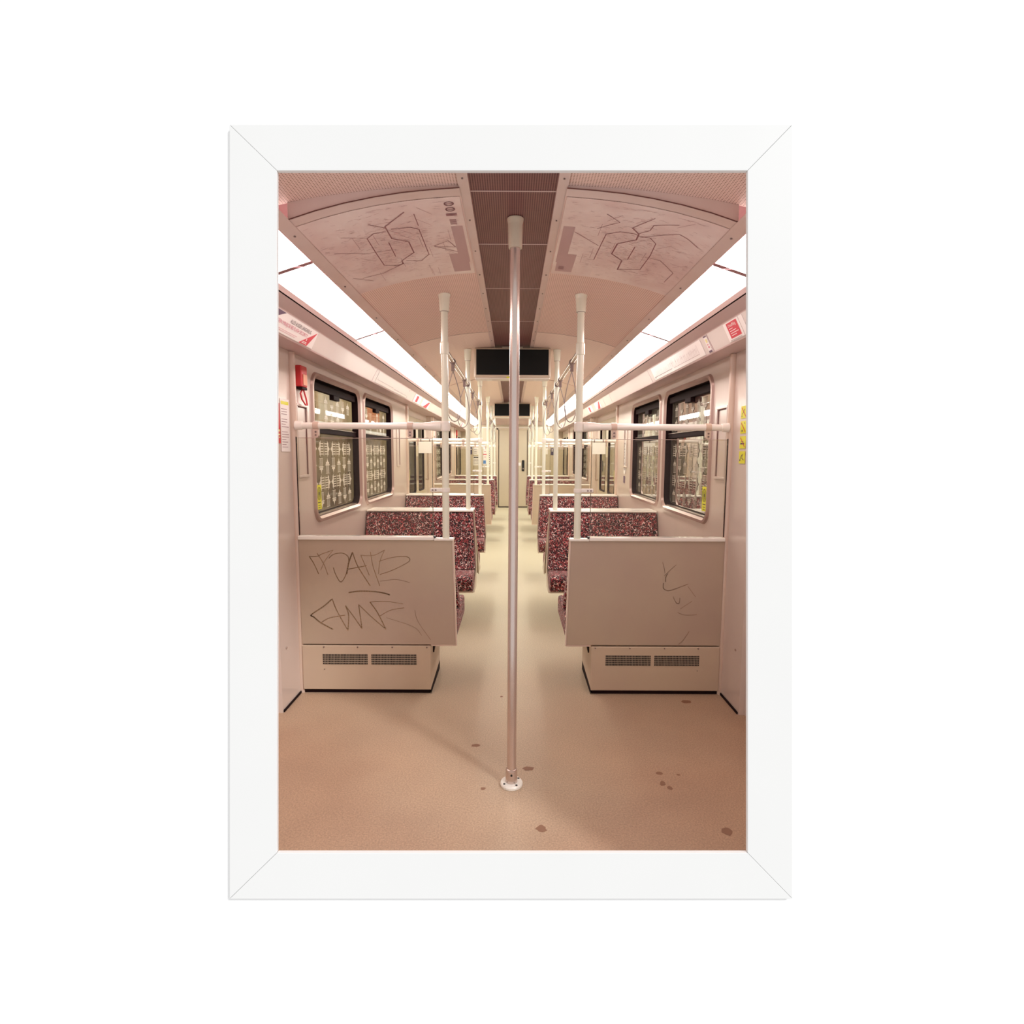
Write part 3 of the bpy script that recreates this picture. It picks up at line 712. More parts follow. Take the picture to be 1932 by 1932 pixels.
def heater(s, y, face, where, ls):
    t = thing('floor_heater', f'cream floor heater box with two dark grilles below the {where} {ls} partition', 'heater', (s*.77, y, 0), 'heater boxes under the partitions')
    ya, yb = (y-.018, y+.35) if face < 0 else (y-.35, y+.018)
    yf = ya if face < 0 else yb; o_ = -1 if face < 0 else 1
    g = MB().box(s*.430, s*1.118, ya, yb, .022, .266); g.build('heater_body', 'heat', t, bevel=.004)
    MB().box(s*.438, s*1.118, ya+.012, yb-.01, 0, .0225).hexa([(s*.4295, ya+.004, .0), (s*.4302, ya+.004, .0), (s*.4302, yb-.004, .0), (s*.4295, yb-.004, .0), (s*.4295, ya+.004, .030), (s*.4302, ya+.004, .030), (s*.4302, yb-.004, .050), (s*.4295, yb-.004, .050)]).build('toe_gap', 'dark', t)
    MB().prism_x([(ya+.09, .262), (yb-.04, .262), (ya+.09, .20)] if face < 0 else [(yb-.09, .262), (ya+.04, .262), (yb-.09, .20)], s*.424, s*.4295).build('side_slot', 'dark', t)
    for (a, b) in ((.506, .748), (.767, 1.008)):
        vg = MB().box(s*a, s*b, yf, yf+o_*.001, .161, .221)
        pv = vg.build('vent_grille', 'heat', t, bevel=0)
        g = MB(); n = 30; dx = (b-a)/n
        for r_ in range(5):
            for c in range(n): g.box(s*(a+dx*(c+.12)), s*(a+dx*(c+.88)), yf+o_*.0012, yf+o_*.002, .163+.0118*r_, .1715+.0118*r_)
        g.build('slots', 'blackm', pv)
    g = MB()
    for x in (.45, .635, .82, 1.0): g.cyl((s*x, yf, .258), (s*x, yf+o_*.003, .258), .004, n=8)
    g.cyl((s*1.0, yf, .135), (s*1.0, yf+o_*.002, .135), .003, n=8)
    g.build('screws', 'clamp', t)

def bench(s, y, face, where, ls, cap=True, ox=0.0):
    """upholstered two-place bench; y = plane behind the backrest, face=-1 looks towards us"""
    f = face
    t = thing('bench_seat', f'red patterned bench {where}, {ls} of aisle', 'bench', (s*.7, y, .3), f'patterned benches {ls} of the aisle')
    Y = lambda d: y + f*d             # d = distance out in the facing direction
    xo = 1.128
    def slabq(x_top, x_bot, prof, mat_, name, bev=.0):
        # prof: (d,z) points; aisle edge widens towards the bottom
        zt = max(p[1] for p in prof); zb = min(p[1] for p in prof)
        n = len(prof); xs = [x_bot + (x_top-x_bot)*((p[1]-zb)/max(zt-zb, 1e-6)) for p in prof]
        vs = [(s*xs[i], Y(p[0]), p[1]) for i, p in enumerate(prof)] + [(s*xo, Y(p[0]), p[1]) for p in prof]
        g = MB().add(vs, [tuple(range(n)), tuple(range(n, 2*n))[::-1]] + [(i, n+i, n+(i+1) % n, (i+1) % n) for i in range(n)])
        return g.build(name, mat_, t, bevel=bev, seg=3)
    slabq(.303+ox, .277+ox*.5, [(.045, .815), (.165, .415), (.26, .415), (.225, .46), (.10, .828), (.08, .836)], 'fabric', 'backrest', .012)
    q = .02 if ox > .02 else .235
    slabq(.279+ox*.5, .277+ox*.5, [(q, .30), (q, .412), (.46, .418), (.492, .408), (.505, .385), (.495, .312), (.475, .30)], 'fabric', 'seat_cushion', .012)
    slabq(.300+ox, .274+ox*(1.2 if ox > .02 else .5), [(.012, .838), (.012, .80), (.12, .40), (.20, .285), (.42, .282), (.48, .292), (.48, .302), (.24, .302), (.16, .41), (.04, .82), (.04, .838)], 'shell', 'seat_shell')
    g = MB(); P = [(.012, .835), (.035, .835), (.175, .41), (.44, .292), (.40, .275), (.20, .275), (.10, .45)]
    n = len(P); g.add([(s*(.295+ox if z > .6 else .270+ox*.5), Y(d_), z) for d_, z in P] + [(s*(.301+ox if z > .6 else .276+ox*.5), Y(d_), z) for d_, z in P], [tuple(range(n)), tuple(range(n, 2*n))[::-1]] + [(i, n+i, n+(i+1) % n, (i+1) % n) for i in range(n)])
    if ox < .02: g.build('side_bracket', 'shell', t)
    if cap:
        g = MB(); a, b = sorted((Y(0.002), Y(.10))); g.box(s*.298, s*xo, a, b, .836, .850); g.build('top_rail', 'white', t, bevel=.005)
    g = MB(); a, b = sorted((Y(.08), Y(.40))); g.box(s*.60, s*1.13, a, b, .17, .284); g.build('wall_bracket', 'shell', t, bevel=.01)
    return t

def cup(mb, x, y, zt, r0=.031, r1=.0235, h=.085):
    mb.lathe([(r1, zt-h), (r1+.001, zt-h+.01), (r0-.003, zt-.02), (r0, zt-.004), (r0, zt)], x, y)

def grab_pole(s, y, zb, where, ls, clipdir):
    t = thing('grab_pole', f'cream vertical grab pole {where}, {ls} of the aisle', 'pole', (s*.345, y, zb), 'vertical grab poles along the aisle')
    x = s*.345
    MB().cyl((x, y, zb), (x, y, 2.04), .0182, n=24).build('tube', 'pole', t)
    g = MB(); cup(g, x, y, 2.0868); g.build('ceiling_cup', 'pole', t)
    MB().lathe([(.0215, 1.79), (.0225, 1.795), (.0225, 1.845), (.0215, 1.85)], x, y).build('rail_clamp', 'pole', t)
    MB().lathe([(.0195, 2.0), (.0195, 2.004)], x, y).build('joint_ring', 'clamp', t)
    if clipdir:
        z = 1.100
        g = MB().lathe([(.0215, z-.011), (.0225, z-.006), (.0225, z+.006), (.0215, z+.011)], s*.345, y)
        g.box(s*.350, s*.425, y-.013, y+.013, z-.0105, z+.0105); c = g.build('glass_clip', 'white', t, bevel=.006, seg=3)
        MB().cyl((s*.395, y-.013, z), (s*.395, y-.0155, z), .0045, n=10).cyl((s*.411, y-.013, z), (s*.411, y-.0155, z), .0045, n=10).build('screws', 'clamp', c)
    return t

def cross_rail(s, y, where, ls, glass=True):
    t = thing('grab_rail', f'white horizontal grab rail {where}, from pole to {ls} wall', 'rail', (s*.74, y, 1.429), 'cross rails above the partitions')
    z = 1.429
    MB().cyl((s*.44, y, z), (s*1.10, y, z), .0170, n=20).build('bar', 'white', t)
    g = MB().lathe([(.024, z-.025), (.026, z-.018), (.026, z+.018), (.024, z+.025)], s*.345, y)
    g.cyl((s*.365, y, z), (s*.39, y, z), .0255, .0255, n=20); g.cyl((s*.39, y, z), (s*.455, y, z), .0255, .0185, n=20)
    g.build('pole_clamp', 'white', t)
    MB().cyl((s*1.08, y, z), (s*1.116, y, z), .021, .024, n=20).build('wall_flange', 'white', t)
    if glass:
        for x in (1.010, .525):
            g = MB().cyl((s*(x-.014), y, z), (s*(x+.014), y, z), .0215, n=20)
            L = rrect(x-.013, x+.013, 1.368, 1.42, .012, 4)
            n = len(L); g.add([(s*p, y-.012, q) for p, q in L] + [(s*p, y+.012, q) for p, q in L], [tuple(range(n)), tuple(range(n, 2*n))[::-1]] + [(i, n+i, n+(i+1) % n, (i+1) % n) for i in range(n)])
            h_ = g.build('glass_hanger', 'wall_l', t)
            MB().cyl((s*x, y-.012, 1.397), (s*x, y-.0145, 1.397), .005, n=10).cyl((s*x, y-.012, 1.381), (s*x, y-.0145, 1.381), .005, n=10).build('screws', 'clamp', h_)
    return t

def screen(s, y, where, ls):
    t = thing('glass_screen', f'clear glass wind screen standing on the {where} {ls} partition', 'glass screen', (s*.75, y, .858), 'glass wind screens on the partitions')
    MB().box(s*.412, s*1.112, y-.003, y+.003, .858, 1.366).build('glass_sheet', 'glass', t)
    g = MB().box(s*.4105, s*.4135, y-.0035, y+.0035, .858, 1.372); g.build('edge_seal', 'pane', t)
    MB().box(s*.412, s*1.112, y-.0035, y+.0035, 1.3645, 1.3675).build('top_edge', 'chrome', t)
    MB().box(s*1.1125, s*1.1155, y-.008, y-.002, .86, 1.372).build('wall_gasket', 'dark', t)
    return t

for s in (-1, 1):
    ls = SIDE[s]
    for (oy, wh) in ((0, 'near'), (5.1, 'far')):
        ya, yb, yc = 2.9+oy, 4.4+oy, 6.04+oy
        a_name = 'nearest the viewer' if oy == 0 else 'past the middle doors'
        c_name = 'before the middle doors' if oy == 0 else 'before the end doors'
        pa = ap(s, ya, -1, ls, a_name); pc = ap(s, yc, 1, ls, c_name)
        if oy == 0:
            if s < 0: scrawl(pa, TAG_L, 'graff', ya-.0155); scrawl(pa, TAG_F, 'graff_f', ya-.0154)
            else: scrawl(pa, TAG_R, 'graff_f', ya-.0155)
        heater(s, ya, -1, 'nearest' if oy == 0 else 'third', ls); heater(s, yc, 1, 'second' if oy == 0 else 'farthest', ls)
        bench(s, ya+.02, 1, f'facing away behind the {"nearest" if oy==0 else "third"} partition', ls, cap=False, ox=.03)
        bench(s, yb, -1, f'facing us, {"first" if oy==0 else "third"} from the viewer', ls)
        bench(s, yb+.025, 1, f'facing away, behind the {"first" if oy==0 else "third"} one facing us', ls, ox=.01)
        bench(s, yc-.022, -1, f'facing us, {"second" if oy==0 else "last"} from the viewer', ls)
        nm = ['first', 'second', 'third'] if oy == 0 else ['fourth', 'fifth', 'last']
        for yy, zb, w_ in ((ya, .8482, nm[0]), (yb, .8505, nm[1]), (yc, .8482, nm[2])): grab_pole(s, yy, zb, f'{w_} from the viewer', ls, yy != yb)
        cross_rail(s, ya, 'nearest the viewer' if oy == 0 else 'past the middle doors', ls); cross_rail(s, yc, 'before the middle doors' if oy == 0 else 'before the end doors', ls)
        screen(s, ya, 'nearest' if oy == 0 else 'third', ls); screen(s, yc, 'second' if oy == 0 else 'farthest', ls)
        # rail along the aisle for the straps
        t = thing('strap_rail', f'steel rail along the pole tops, {"near" if oy==0 else "far"} seating bay, {ls} of the aisle', 'rail', (s*.345, yb, 1.818), 'overhead strap rails')
        for p, q in ((ya+.025, yb-.025), (yb+.025, yc-.025)):
            MB().cyl((s*.345, p, 1.818), (s*.345, q, 1.818), .0125, n=16).build('bar', 'steel', t)
        for p in (ya+.03, yb-.03, yb+.03, yc-.03):
            MB().cyl((s*.345, p-.012, 1.818), (s*.345, p+.012, 1.818), .018, n=16).build('end_socket', 'clamp', t)
        for i, yy in enumerate((ya+.40, ya+1.18, yb+.52, yb+1.3)):
            k = thing('hanging_strap', f'grey loop strap, {["first","second","third","last"][i]} on the {"near" if oy==0 else "far"} {ls} strap rail', 'strap', (s*.345, yy, 1.8), 'looped hand straps')
            MB().cyl((s*.345, yy-.014, 1.818), (s*.345, yy+.014, 1.818), .0175, n=14).box(s*.345-.009, s*.345+.009, yy-.010, yy+.010, 1.765, 1.803).build('strap_clamp', 'clamp', k)
            sw = s*(.02 if i % 2 else -.012); pts = []
            for a_ in range(25):
                q = a_/24*2*PI
                hw = .062*math.sin(q)*math.sin(q/2)
                zz = 1.765 - .29*(1-math.cos(q))/2
                pts.append((s*.345 + sw*(1.765-zz)*2 + hw*.8, yy + hw*.7, zz))
            MB().tube(pts[:-1], .0028, n=6).build('loop', 'strap', k)
        

# centre pole
t = thing('grab_pole', 'single steel pole on a round foot in the middle of the aisle', 'pole', (.004, 2.06, 0), None)
MB().cyl((.004, 2.06, .012), (.008, 2.06, 2.06), .0178, n=32).build('tube', 'steel', t)
g = MB(); cup(g, .008, 2.06, 2.1145, .029, .0235, .10); g.build('ceiling_cup', 'shell', t)
g = MB().lathe([(.0445, .0008), (.0445, .008), (.041, .013), (.024, .014)], .004, 2.06); f = g.build('foot_flange', 'white', t)
g = MB()
for k in range(4): a_ = R(35+90*k); g.cyl((.004+.034*math.cos(a_), 2.06+.034*math.sin(a_), .013), (.004+.034*math.cos(a_), 2.06+.034*math.sin(a_), .0145), .0045, n=10)
g.build('foot_screws', 'blackm', f)
MB().lathe([(.0235, .013), (.0225, .06), (.0205, .067), (.018, .068)], .004, 2.06).build('collar', 'steel', t)
MB().cyl((.004, 2.0375, .05), (.004, 2.0355, .05), .004, n=10).build('set_screw', 'blackm', t)

# white cards hanging on the second cross rails
for s in (-1, 1):
    t = thing('hanging_card', f'blank white square card hanging from the {SIDE[s]} rail before the middle doors', 'card', (s*.935, 6.018, 1.35), 'white cards on the cross rails')
    MB().box(s*.862, s*1.004, 6.013, 6.016, 1.288, 1.41).build('sheet', 'card', t)
    g = MB()
    for x in (.885, .98): g.cyl((s*x-.006, 6.04, 1.429), (s*x+.006, 6.04, 1.429), .0185, n=14); g.box(s*x-.004, s*x+.004, 6.014, 6.022, 1.40, 1.425)
    g.build('hooks', 'clamp', t)

# ------------------------------------------------------------------ ceiling monitors
for (y, wd, lb) in ((4.42, .59, 'nearer'), (9.15, .60, 'farther')):
    t = thing('ceiling_monitor', f'{lb} black double display hanging from the ceiling', 'monitor', (0, y, 2.0), 'ceiling monitors')
    hw = wd/2; zt, zb = 2.095, 1.870
    P = [(y-.05, zb-.002), (y-.05, zt), (y+.10, zt), (y+.12, zb+.05), (y+.05, zb-.004)]
    g = MB().prism_x(P, -hw, hw); g.build('housing', 'shell', t, bevel=.014, seg=3)
    g = MB().prism_x([(y-.052, zb-.000), (y-.050, zb-.008), (y+.05, zb-.012), (y+.05, zb)], -hw+.01, hw-.01); g.build('lower_lip', 'white', t, bevel=.008)
    for a, b in ((-hw+.018, -.004), (.004, hw-.018)): MB().box(a, b, y-.054, y-.050, zb+.022, zt-.012).build('screen', 'black', t)
    MB().box(-.08, .08, y-.01, y+.08, zt, 2.112).build('mount', 'shell', t)
    if y < 5: MB().box(-.045, -.022, y-.056, y-.051, zb-.002, zb+.008).build('sticker', 'yellow', t)

# ------------------------------------------------------------------ ceiling maps
def vz(x):
    x = abs(x)
    for (a, za), (b, zb) in zip(VA[:-1], VA[1:]):
        if a <= x <= b: return za + (zb-za)*(x-a)/(b-a)
    return VA[-1][1] if x > VA[-1][0] else VA[0][1]
def mp(s, u, v, off=.003):
    """u 0..1 from the aisle outwards, v 0..1 from the viewer's end onwards"""
    x = .170 + .520*u
    return (s*x, 1.855 + .75*v, vz(x)-off)
RL = [([(.367,.099),(.524,.212),(.522,.355),(.422,.427),(.423,.575),(.538,.66),(.542,.708)],.0045),([(.542,.708),(.723,.784),(.885,.776)],.003),([(.537,.265),(.617,.259),(.675,.299),(.68,.489),(.68,.671),(.59,.719),(.539,.699)],.0035),
      ([(.494,.251),(.369,.262),(.318,.298),(.319,.456),(.321,.633),(.397,.708),(.507,.672)],.0035),([(.556,.392),(.564,.582)],.0035),([(.93,.361),(.746,.465),(.533,.494)],.0022),([(.311,.131),(.312,.255)],.003),
      ([(.097,.635),(.26,.526),(.147,.47),(.106,.561),(.253,.537)],.0025),([(.614,.159),(.528,.224)],.0025),([(.823,.221),(.672,.293)],.002),([(.832,.859),(.948,.731)],.002)]
RR = [([(.471,.228),(.531,.282),(.535,.351),(.426,.437),(.421,.579),(.518,.65),(.523,.793)],.0055),([(.535,.296),(.498,.287),(.404,.292),(.322,.346),(.317,.478),(.311,.700)],.0035),([(.537,.303),(.614,.297),(.671,.346),(.687,.502),(.684,.719),(.523,.793)],.0035),
      ([(.55,.314),(.766,.184),(.836,.209),(.929,.262)],.0028),([(.528,.276),(.585,.217),(.589,.159),(.729,.10)],.0028),([(.572,.09),(.471,.228)],.003),([(.276,.127),(.376,.192),(.248,.292)],.0025),([(.102,.355),(.302,.498)],.0025),
      ([(.553,.435),(.553,.616)],.0035),([(.66,.533),(.773,.53),(.915,.64),(.909,.8)],.0025),([(.523,.793),(.685,.783)],.0022)]
LM = {-1: dict(routes=RL), 1: dict(routes=RR)}
for s in (-1, 1):
    t = thing('network_map', f'faded pink transit network map on the ceiling {SIDE[s]} of the dark strip', 'map', (s*.43, 2.2, 2.06), 'ceiling maps')
    g = MB(); N = 12
    vs = []
    for i in range(N+1):
        for v in (0, 1): vs.append(mp(s, i/N, v, .0022))
    g.add(vs, [(2*i, 2*i+2, 2*i+3, 2*i+1) for i in range(N)])
    g.build('map_sheet', 'map', t)
    rr = random.Random(5+s)
    def line(g, pts, w, off=.0032):
        Q = []
        for i in range(len(pts)-1):
            for k in range(5): q = k/5; Q.append((pts[i][0]*(1-q)+pts[i+1][0]*q, pts[i][1]*(1-q)+pts[i+1][1]*q))
        Q.append(pts[-1])
        g.ribbon([(u*.52, v*.75) for u, v in Q], w, lambda a, b: mp(s, a/.52, b/.75, off))
    g = MB()
    for pts, w_ in LM[s]['routes']: line(g, pts, w_)
    g.build('main_routes', 'maproute', t)
    g = MB()
    for k in range(22):                                # thin branch lines with station names as little dashes
        u0, v0 = rr.uniform(.12, .92), rr.uniform(.1, .9); du, dv = rr.choice([(.10, 0), (.08, -.08), (.0, .14), (-.08, .08)])
        line(g, [(u0, v0), (min(max(u0+du, .03), .97), min(max(v0+dv, .03), .97))], .0014)
    g.build('branch_lines', 'mapline', t)
    g = MB()
    for k in range(520):
        u0, v0 = min(.95, max(.04, rr.gauss(.5, .24))), min(.94, max(.04, rr.gauss(.5, .24)))
        line(g, [(u0, v0), (u0+rr.uniform(.015, .04), v0+rr.choice([-.006, .006]))], .0013, .0029)
    g.build('station_names', 'mapfaint', t, )
    g = MB()
    for (a, b, c, d_) in (((.02, .10, .30, .80)), (.03, .17, .66, .95)):
        vs = [mp(s, a, c, .0026), mp(s, b, c, .0026), mp(s, b, d_, .0026), mp(s, a, d_, .0026)]; g.add(vs, [(0,1,2,3)])
    g.build('legend_block', 'mapfaint', t)
    # operator emblems in a column in the corner
    g = MB(); v0 = .06 if s < 0 else .86
    for j, kind in enumerate(('s', 'u', 'box', 'word') if s < 0 else ('word',)):
        vv = v0 + .055*j
        if kind == 'word':
            for q in range(5): line(g, [(.055, vv+.012*q), (.095, vv+.012*q)], .004)
        elif kind == 'box': line(g, [(.05, vv), (.10, vv)], .018)
        else:
            pts = [(.075+.028*math.cos(R(a_)), vv+.018*math.sin(R(a_))) for a_ in range(0, 361, 30)]; line(g, pts, .004); line(g, [(.055, vv), (.095, vv)], .004)
    g.build('emblems', 'maproute', t)

# ------------------------------------------------------------------ posters on the slanted bands
def band_fr(s, y):
    u = (0, 1, 0) if s < 0 else (0, -1, 0)
    v = Vector((-s*(BB[0]-BT[0]), 0, BT[1]-BB[1]))
    f0 = frame_fn((s*BB[0], y*.935, BB[1]), u, v, .0015)
    return lambda a, b, k=0: f0(a*.935, b*.91, k)
BH = math.hypot(BB[0]-BT[0], BT[1]-BB[1])/.91
# left advert
f = band_fr(-1, 2.44)
t = thing('advert_poster', 'white recruitment advert with red wedge on the left band nearest the viewer', 'poster', (-1.04, 2.7, 1.87))
g = MB(); slab(g, f, 0, .585, .003, BH-.003, .001); g.build('sheet', 'paper', t)
g = MB().add([f(.00, BH-.003, .0015), f(.165, BH-.003, .0015), f(.085, BH-.036, .0015), f(.00, BH-.060, .0015)], [(0,3,2,1)]); g.build('violet_corner', 'violet', t)
g = MB(); text(g, 'ALLES AUSSER LANGWEILIG.', .026, lambda a, b: f(a, b, .002), .367, .076, width=.267); g.build('headline', 'ink', t)
g = MB(); text(g, 'DEIN MINIJOB BEI FLASH SECURITY', .026, lambda a, b: f(a, b, .002), .288, .051, width=.364); g.build('headline', 'pinkink', t)
g = MB(); rect(g, f, .10, .36, .022, .0235, .002); rect(g, f, .12, .34, .014, .0155, .002); g.build('small_print', 'pinkink', t)
g = MB().add([f(.400, .004, .0022), f(.505, .004, .0022), f(.575, BH-.008, .0022)], [(0,1,2)]); w_ = g.build('red_wedge', 'redp', t)
g = MB(); rect(g, f, .430, .492, .010, .0135, .0028); rect(g, f, .438, .490, .017, .0205, .0028); rect(g, f, .472, .480, .028, .040, .0028); g.build('wedge_print', 'paper', w_)
# right red poster
f = band_fr(1, 2.778)
t = thing('red_poster', 'small red notice with white lines on the right band nearest the viewer', 'poster', (1.04, 2.7, 1.87))
g = MB(); slab(g, f, -.02, .20, .004, BH-.003, .0008); g.build('sheet', 'paper', t)
g = MB(); rect(g, f, .015, .135, .016, BH-.008, .0015); p_ = g.build('red_field', 'redp', t)
g = MB(); text(g, 'Unauffällig.', .022, lambda a, b: f(a, b, .002), .074, .078, sx=.95)
for k, (a, b) in enumerate(((.03, .07), (.03, .10), (.03, .12), (.03, .09))): rect(g, f, a, b, .060-.011*k, .063-.011*k, .002)
g.build('lettering', 'paper', p_)
g = MB(); rect(g, f, .0, .13, .007, .0085, .0016); rect(g, f, .158, .160, .004, BH, .0016); g.build('outline', 'seam', t)
# right sticker with dark ends
f = band_fr(1, 3.08)
t = thing('notice_sticker', 'narrow white sticker with dark ends on the right band', 'sticker', (1.04, 3.0, 1.87))
g = MB(); slab(g, f, 0, .045, .002, BH-.002, .001); g.build('sheet', 'paper', t)
g = MB(); rect(g, f, 0, .045, .002, .014, .0016); rect(g, f, 0, .045, BH-.010, BH-.002, .0016); g.build('dark_ends', 'violet', t)
g = MB(); rect(g, f, .012, .034, .060, .080, .0016); g.build('yellow_print', 'pale_yellow', t)
g = MB(); rect(g, f, .010, .030, .045, .050, .0016); rect(g, f, .014, .034, .028, .038, .0016); g.build('rose_print', 'pinkink', t)
# right line map
f = band_fr(1, 4.22)
t = thing('line_map', 'pale line diagram with thin strokes on the right band', 'map', (1.04, 3.7, 1.87))
g = MB(); slab(g, f, 0, 1.08, .004, BH-.004, .0008); g.build('sheet', 'paper', t)
g = MB(); rect(g, f, .04, .46, .022, .0245, .0014); g.add([f(.02, .018, .0014), f(.045, .014, .0014), f(.04, .030, .0014)], [(0,1,2)]); g.build('dark_line', 'ink', t)
g = MB(); rect(g, f, .50, 1.0, .022, .024, .0014); rect(g, f, .998, 1.0, .024, .08, .0014); rect(g, f, .49, .492, .03, .08, .0014)
for k in range(44): a_ = .06+.021*k; g.add([f(a_, .028, .0014), f(a_+.0022, .028, .0014), f(a_+.020, .028+.03+.02*random.random(), .0014), f(a_+.018, .058, .0014)], [(0,1,2,3)])
g.build('faint_stations', 'lightink', t)
# left line map frame
f = band_fr(-1, 4.40)
t = thing('line_map', 'pale line diagram with thin outline on the left band', 'map', (-1.04, 5.0, 1.87))
g = MB(); slab(g, f, 0, 1.30, .003, BH-.003, .0006); g.build('sheet', 'band', t)
g = MB(); rect(g, f, .04, .62, .030, .032, .0012); rect(g, f, .66, 1.24, .024, .026, .0012); rect(g, f, .04, .042, .03, .045, .0012); rect(g, f, 1.27, 1.285, .01, .022, .0012); rect(g, f, 1.27, 1.285, BH-.022, BH-.01, .0012); g.build('dark_line', 'ink', t)
# distant small posters
def small(s, y, w_, label, name='band_poster', wedge=False, m='redp'):
    f = band_fr(s, y); t = thing(name, label, 'poster', (s*1.04, y, 1.87))
    g = MB(); slab(g, f, 0, w_, .006, BH-.004, .001); g.build('sheet', 'paper', t)
    g = MB()
    if wedge: g.add([f(w_*.3, .006, .0016), f(w_*.75, .006, .0016), f(w_*.95, BH-.010, .0016), f(w_*.8, BH-.010, .0016)], [(0,1,2,3)])
    else:
        rect(g, f, w_*.25, w_*.55, .016, BH-.016, .0016)
    g.build('red_print', m, t)
small(-1, 6.05, .40, 'white poster with red lettering, on the left band over the middle doors')
small(-1, 6.55, .55, 'white poster with red wedge, on the left band over the middle doors', wedge=True)
small(1, 7.10, .40, 'white poster with red wedge, on the right band over the middle doors', wedge=True)
small(1, 7.75, .40, 'white poster with red lettering, on the right band over the middle doors')
small(-1, 11.5, .45, 'small red-edged poster, on the left band near the end wall')
small(1, 12.1, .45, 'small red-edged poster, on the right band near the end wall')

# ------------------------------------------------------------------ stickers and fittings on the side walls
fl_ = frame_fn((-(XW-.0015), 0, 0), (0, 1, 0), (0, 0, 1), 0)
frr = frame_fn((XW-.0015, 0, 0), (0, -1, 0), (0, 0, 1), 0)
t = thing('instruction_sheet', 'white sheet of small print with yellow top, on the left wall by the rail', 'notice', (-XW, 2.78, 1.43))
g = MB(); slab(g, fl_, 2.755, 2.862, 1.295, 1.555, .001); g.build('sheet', 'paper', t)
g = MB(); rect(g, fl_, 2.762, 2.855, 1.527, 1.543, .0015); g.build('yellow_header', 'yellow', t)
g = MB()
for k in range(16):
    zz = 1.505-.0125*k
    if k in (3, 8): continue
    rect(g, fl_, 2.764, 2.764+random.choice([.07, .085, .05]), zz-.0016, zz+.0016, .0015)
g.build('small_print', 'lightink', t)
t = thing('red_sign', 'red sign with white marks, on the left wall at the frame edge', 'sign', (-XW, 2.69, 1.42))
g = MB(); slab(g, fl_, 2.68, 2.748, 1.335, 1.530, .001); g.build('sheet', 'red', t)
g = MB(); rect(g, fl_, 2.722, 2.742, 1.392, 1.402, .0015); rect(g, fl_, 2.720, 2.742, 1.375, 1.381, .0015); rect(g, fl_, 2.725, 2.740, 1.362, 1.367, .0015); g.build('print', 'pale_yellow', t)
zt = 1.535
lbl = ['topmost', 'second from the top', 'third from the top', 'lowest']
ics = [0, 1, 2, 3]
for i in range(4):
    t = thing('prohibition_sticker', f'yellow prohibition sticker, {lbl[i]} of the four on the right wall', 'sticker', (XW, 2.7, zt), 'yellow stickers on the right wall')
    z1 = 1.528 - .0735*i; z0 = z1-.060
    g = MB(); slab(g, frr, -2.790, -2.720, z0, z1, .001); g.build('sheet', 'yellow', t)
    if i < 3:
        g = MB(); g.ribbon([(-2.780, z1-.008), (-2.730, z0+.008)], .005, lambda a, b: frr(a, b, .002)); g.build('red_stroke', 'red', t)
    g = MB()
    if i == 0: g.ribbon([(-2.775, z0+.02), (-2.760, z0+.03), (-2.745, z0+.045)], .004, lambda a, b: frr(a, b, .0015)); rect(g, frr, -2.780, -2.772, z0+.008, z0+.014, .0015)
    elif i == 1: rect(g, frr, -2.773, -2.761, z0+.008, z0+.018, .0015); rect(g, frr, -2.745, -2.735, z1-.012, z1-.008, .0015)
    elif i == 2: rect(g, frr, -2.780, -2.735, z0+.02, z0+.028, .0015); rect(g, frr, -2.775, -2.745, z0+.032, z0+.035, .0015)
    else: g.ribbon([(-2.780, z0+.015), (-2.765, z0+.035), (-2.750, z0+.045), (-2.755, z0+.025), (-2.735, z0+.018)], .004, lambda a, b: frr(a, b, .0015)); rect(g, frr, -2.782, -2.772, z0+.012, z0+.02, .0015)
    g.build('pictogram', 'ink', t)

# red emergency pull, near left wall, and one far away
for (s, y, lb) in ((-1, 2.96, 'red emergency pull with ring handle under the left cornice'), (-1, 11.25, 'distant red emergency pull on the left wall before the end wall')):
    t = thing('emergency_pull', lb, 'emergency handle', (s*XW, y, 1.65))
    MB().box(s*(XW-.001), s*(XW-.035), y, y+.085, 1.635, 1.745).build('pull_box', 'red', t, bevel=.006)
    MB().box(s*(XW-.036), s*(XW-.038), y+.02, y+.075, 1.645, 1.70).build('label_plate', 'orange', t)
    MB().box(s*(XW-.004), s*(XW-.034), y+.01, y+.08, 1.622, 1.634).build('gap', 'dark', t)
    yc = y+.055
    MB().tube([(s*(XW-.02), yc-.012, 1.622), (s*(XW-.02), yc-.036, 1.60), (s*(XW-.022), yc-.022, 1.57), (s*(XW-.026), yc+.015, 1.545), (s*(XW-.026), yc+.04, 1.545), (s*(XW-.024), yc+.032, 1.58), (s*(XW-.02), yc+.014, 1.618)], .0045, n=8, closed=True).build('ring_handle', 'red', t)
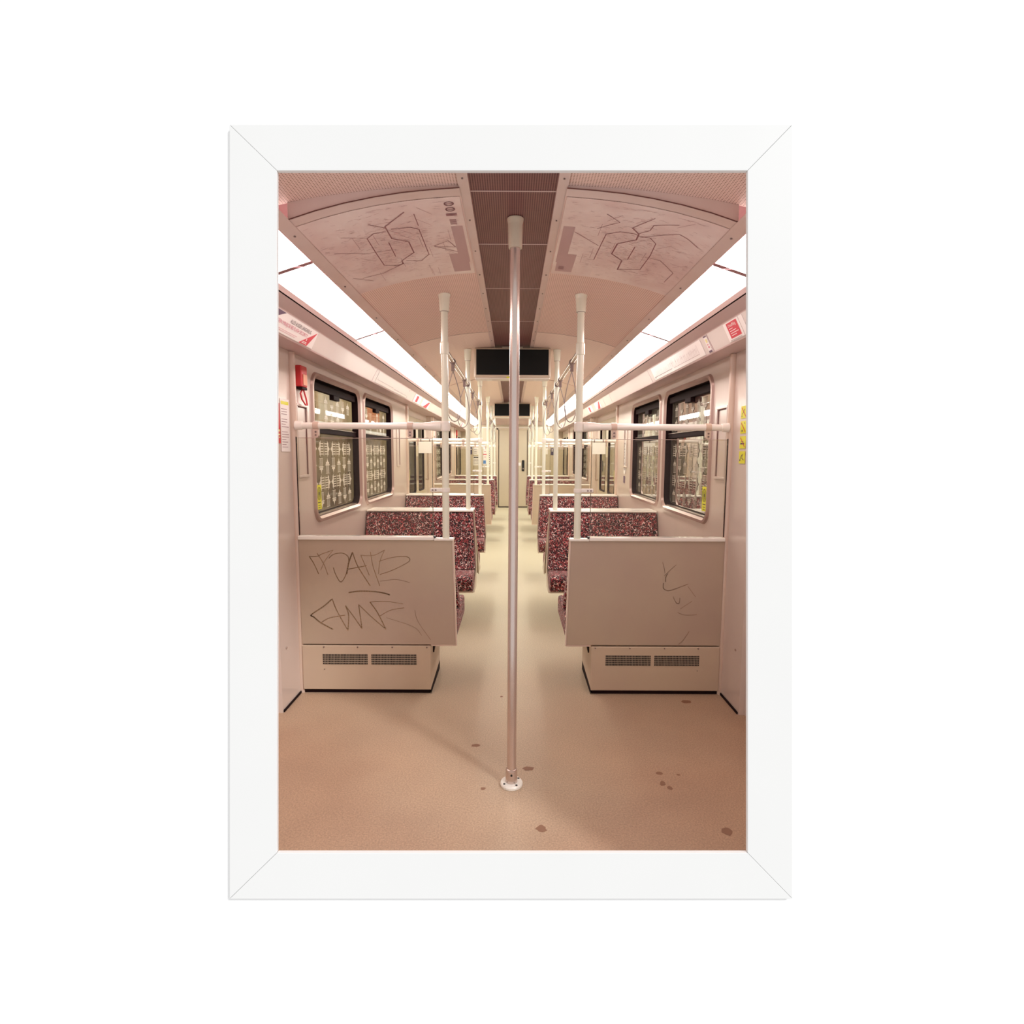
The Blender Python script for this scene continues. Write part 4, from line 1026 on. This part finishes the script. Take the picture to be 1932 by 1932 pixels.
# right wall: white rounded advice strip before the middle doors
t = thing('advice_strip', 'tall white rounded strip with dark symbols on the right wall before the middle doors', 'sign', (XW, 5.62, 1.3))
L = rrect(-5.66, -5.575, 1.085, 1.43, .04, 6)
g = MB(); n = len(L); g.add([frr(a, b, .001) for a, b in L], [tuple(range(n))]); g.build('sheet', 'paper', t)
g = MB()
for k in range(5):
    zz = 1.38-.058*k; pts = [(-5.617+.02*math.cos(R(a_+40*k)), zz+.018*math.sin(R(a_+40*k))) for a_ in range(0, 260, 30)]
    g.ribbon(pts, .006, lambda a, b: frr(a, b, .002))
g.build('symbols', 'ink', t)
tag(MB().box(XW-.001, XW-.004, 5.585, 5.655, 1.0, 1.07).build('socket_plate', 'violet', bevel=.001), 'small dark violet plate below the white strip on the right wall', 'plate')
# door hand bars on the right/left before middle doors
for s in (-1, 1):
    for k, y in enumerate((6.30, 7.74)):
        t = thing('grab_bar', f'slim vertical steel grab bar beside the middle {SIDE[s]} doors, {"near" if k==0 else "far"} side', 'handle', (s*1.18, y, 1.0), 'vertical handles beside the doors')
        MB().cyl((s*1.165, y, .92), (s*1.165, y, 1.50), .010, n=12).build('bar', 'steel', t)
        g = MB()
        for z in (.93, 1.49): g.cyl((s*1.165, y, z), (s*1.1995, y, z), .009, n=10)
        g.build('standoffs', 'chrome', t)

# ------------------------------------------------------------------ lights
wd = bpy.data.worlds.new('world'); S.world = wd; wd.use_nodes = True
bg = wd.node_tree.nodes['Background']; bg.inputs[0].default_value = (1, 1, 1, 1); bg.inputs[1].default_value = .80
def area(name, loc, rot, sx, sy, e, col=(1, 1, 1)):
    l = bpy.data.lights.new(name, 'AREA'); l.shape = 'RECTANGLE'; l.size = sx; l.size_y = sy; l.energy = e; l.color = col
    o = bpy.data.objects.new(name, l); COL.objects.link(o); o.location = loc; o.rotation_euler = rot
    return o
l = bpy.data.lights.new('key_sun', 'SUN'); l.energy = 1.7; l.angle = R(9)
k = bpy.data.objects.new('key_sun', l); COL.objects.link(k); k.location = (3, -3, 4)
k.rotation_euler = (Vector((-.62, .60, -.75))).to_track_quat('-Z', 'Y').to_euler()
for s in (-1, 1):
    area('outside_fill', (s*1.5, 7.5, 2.9), (0, R(-s*20), 0), .3, 10, 190 if s < 0 else 90, (1, .95, .85))  # added fill lamps with no fixture, brighten the walls outside the windows
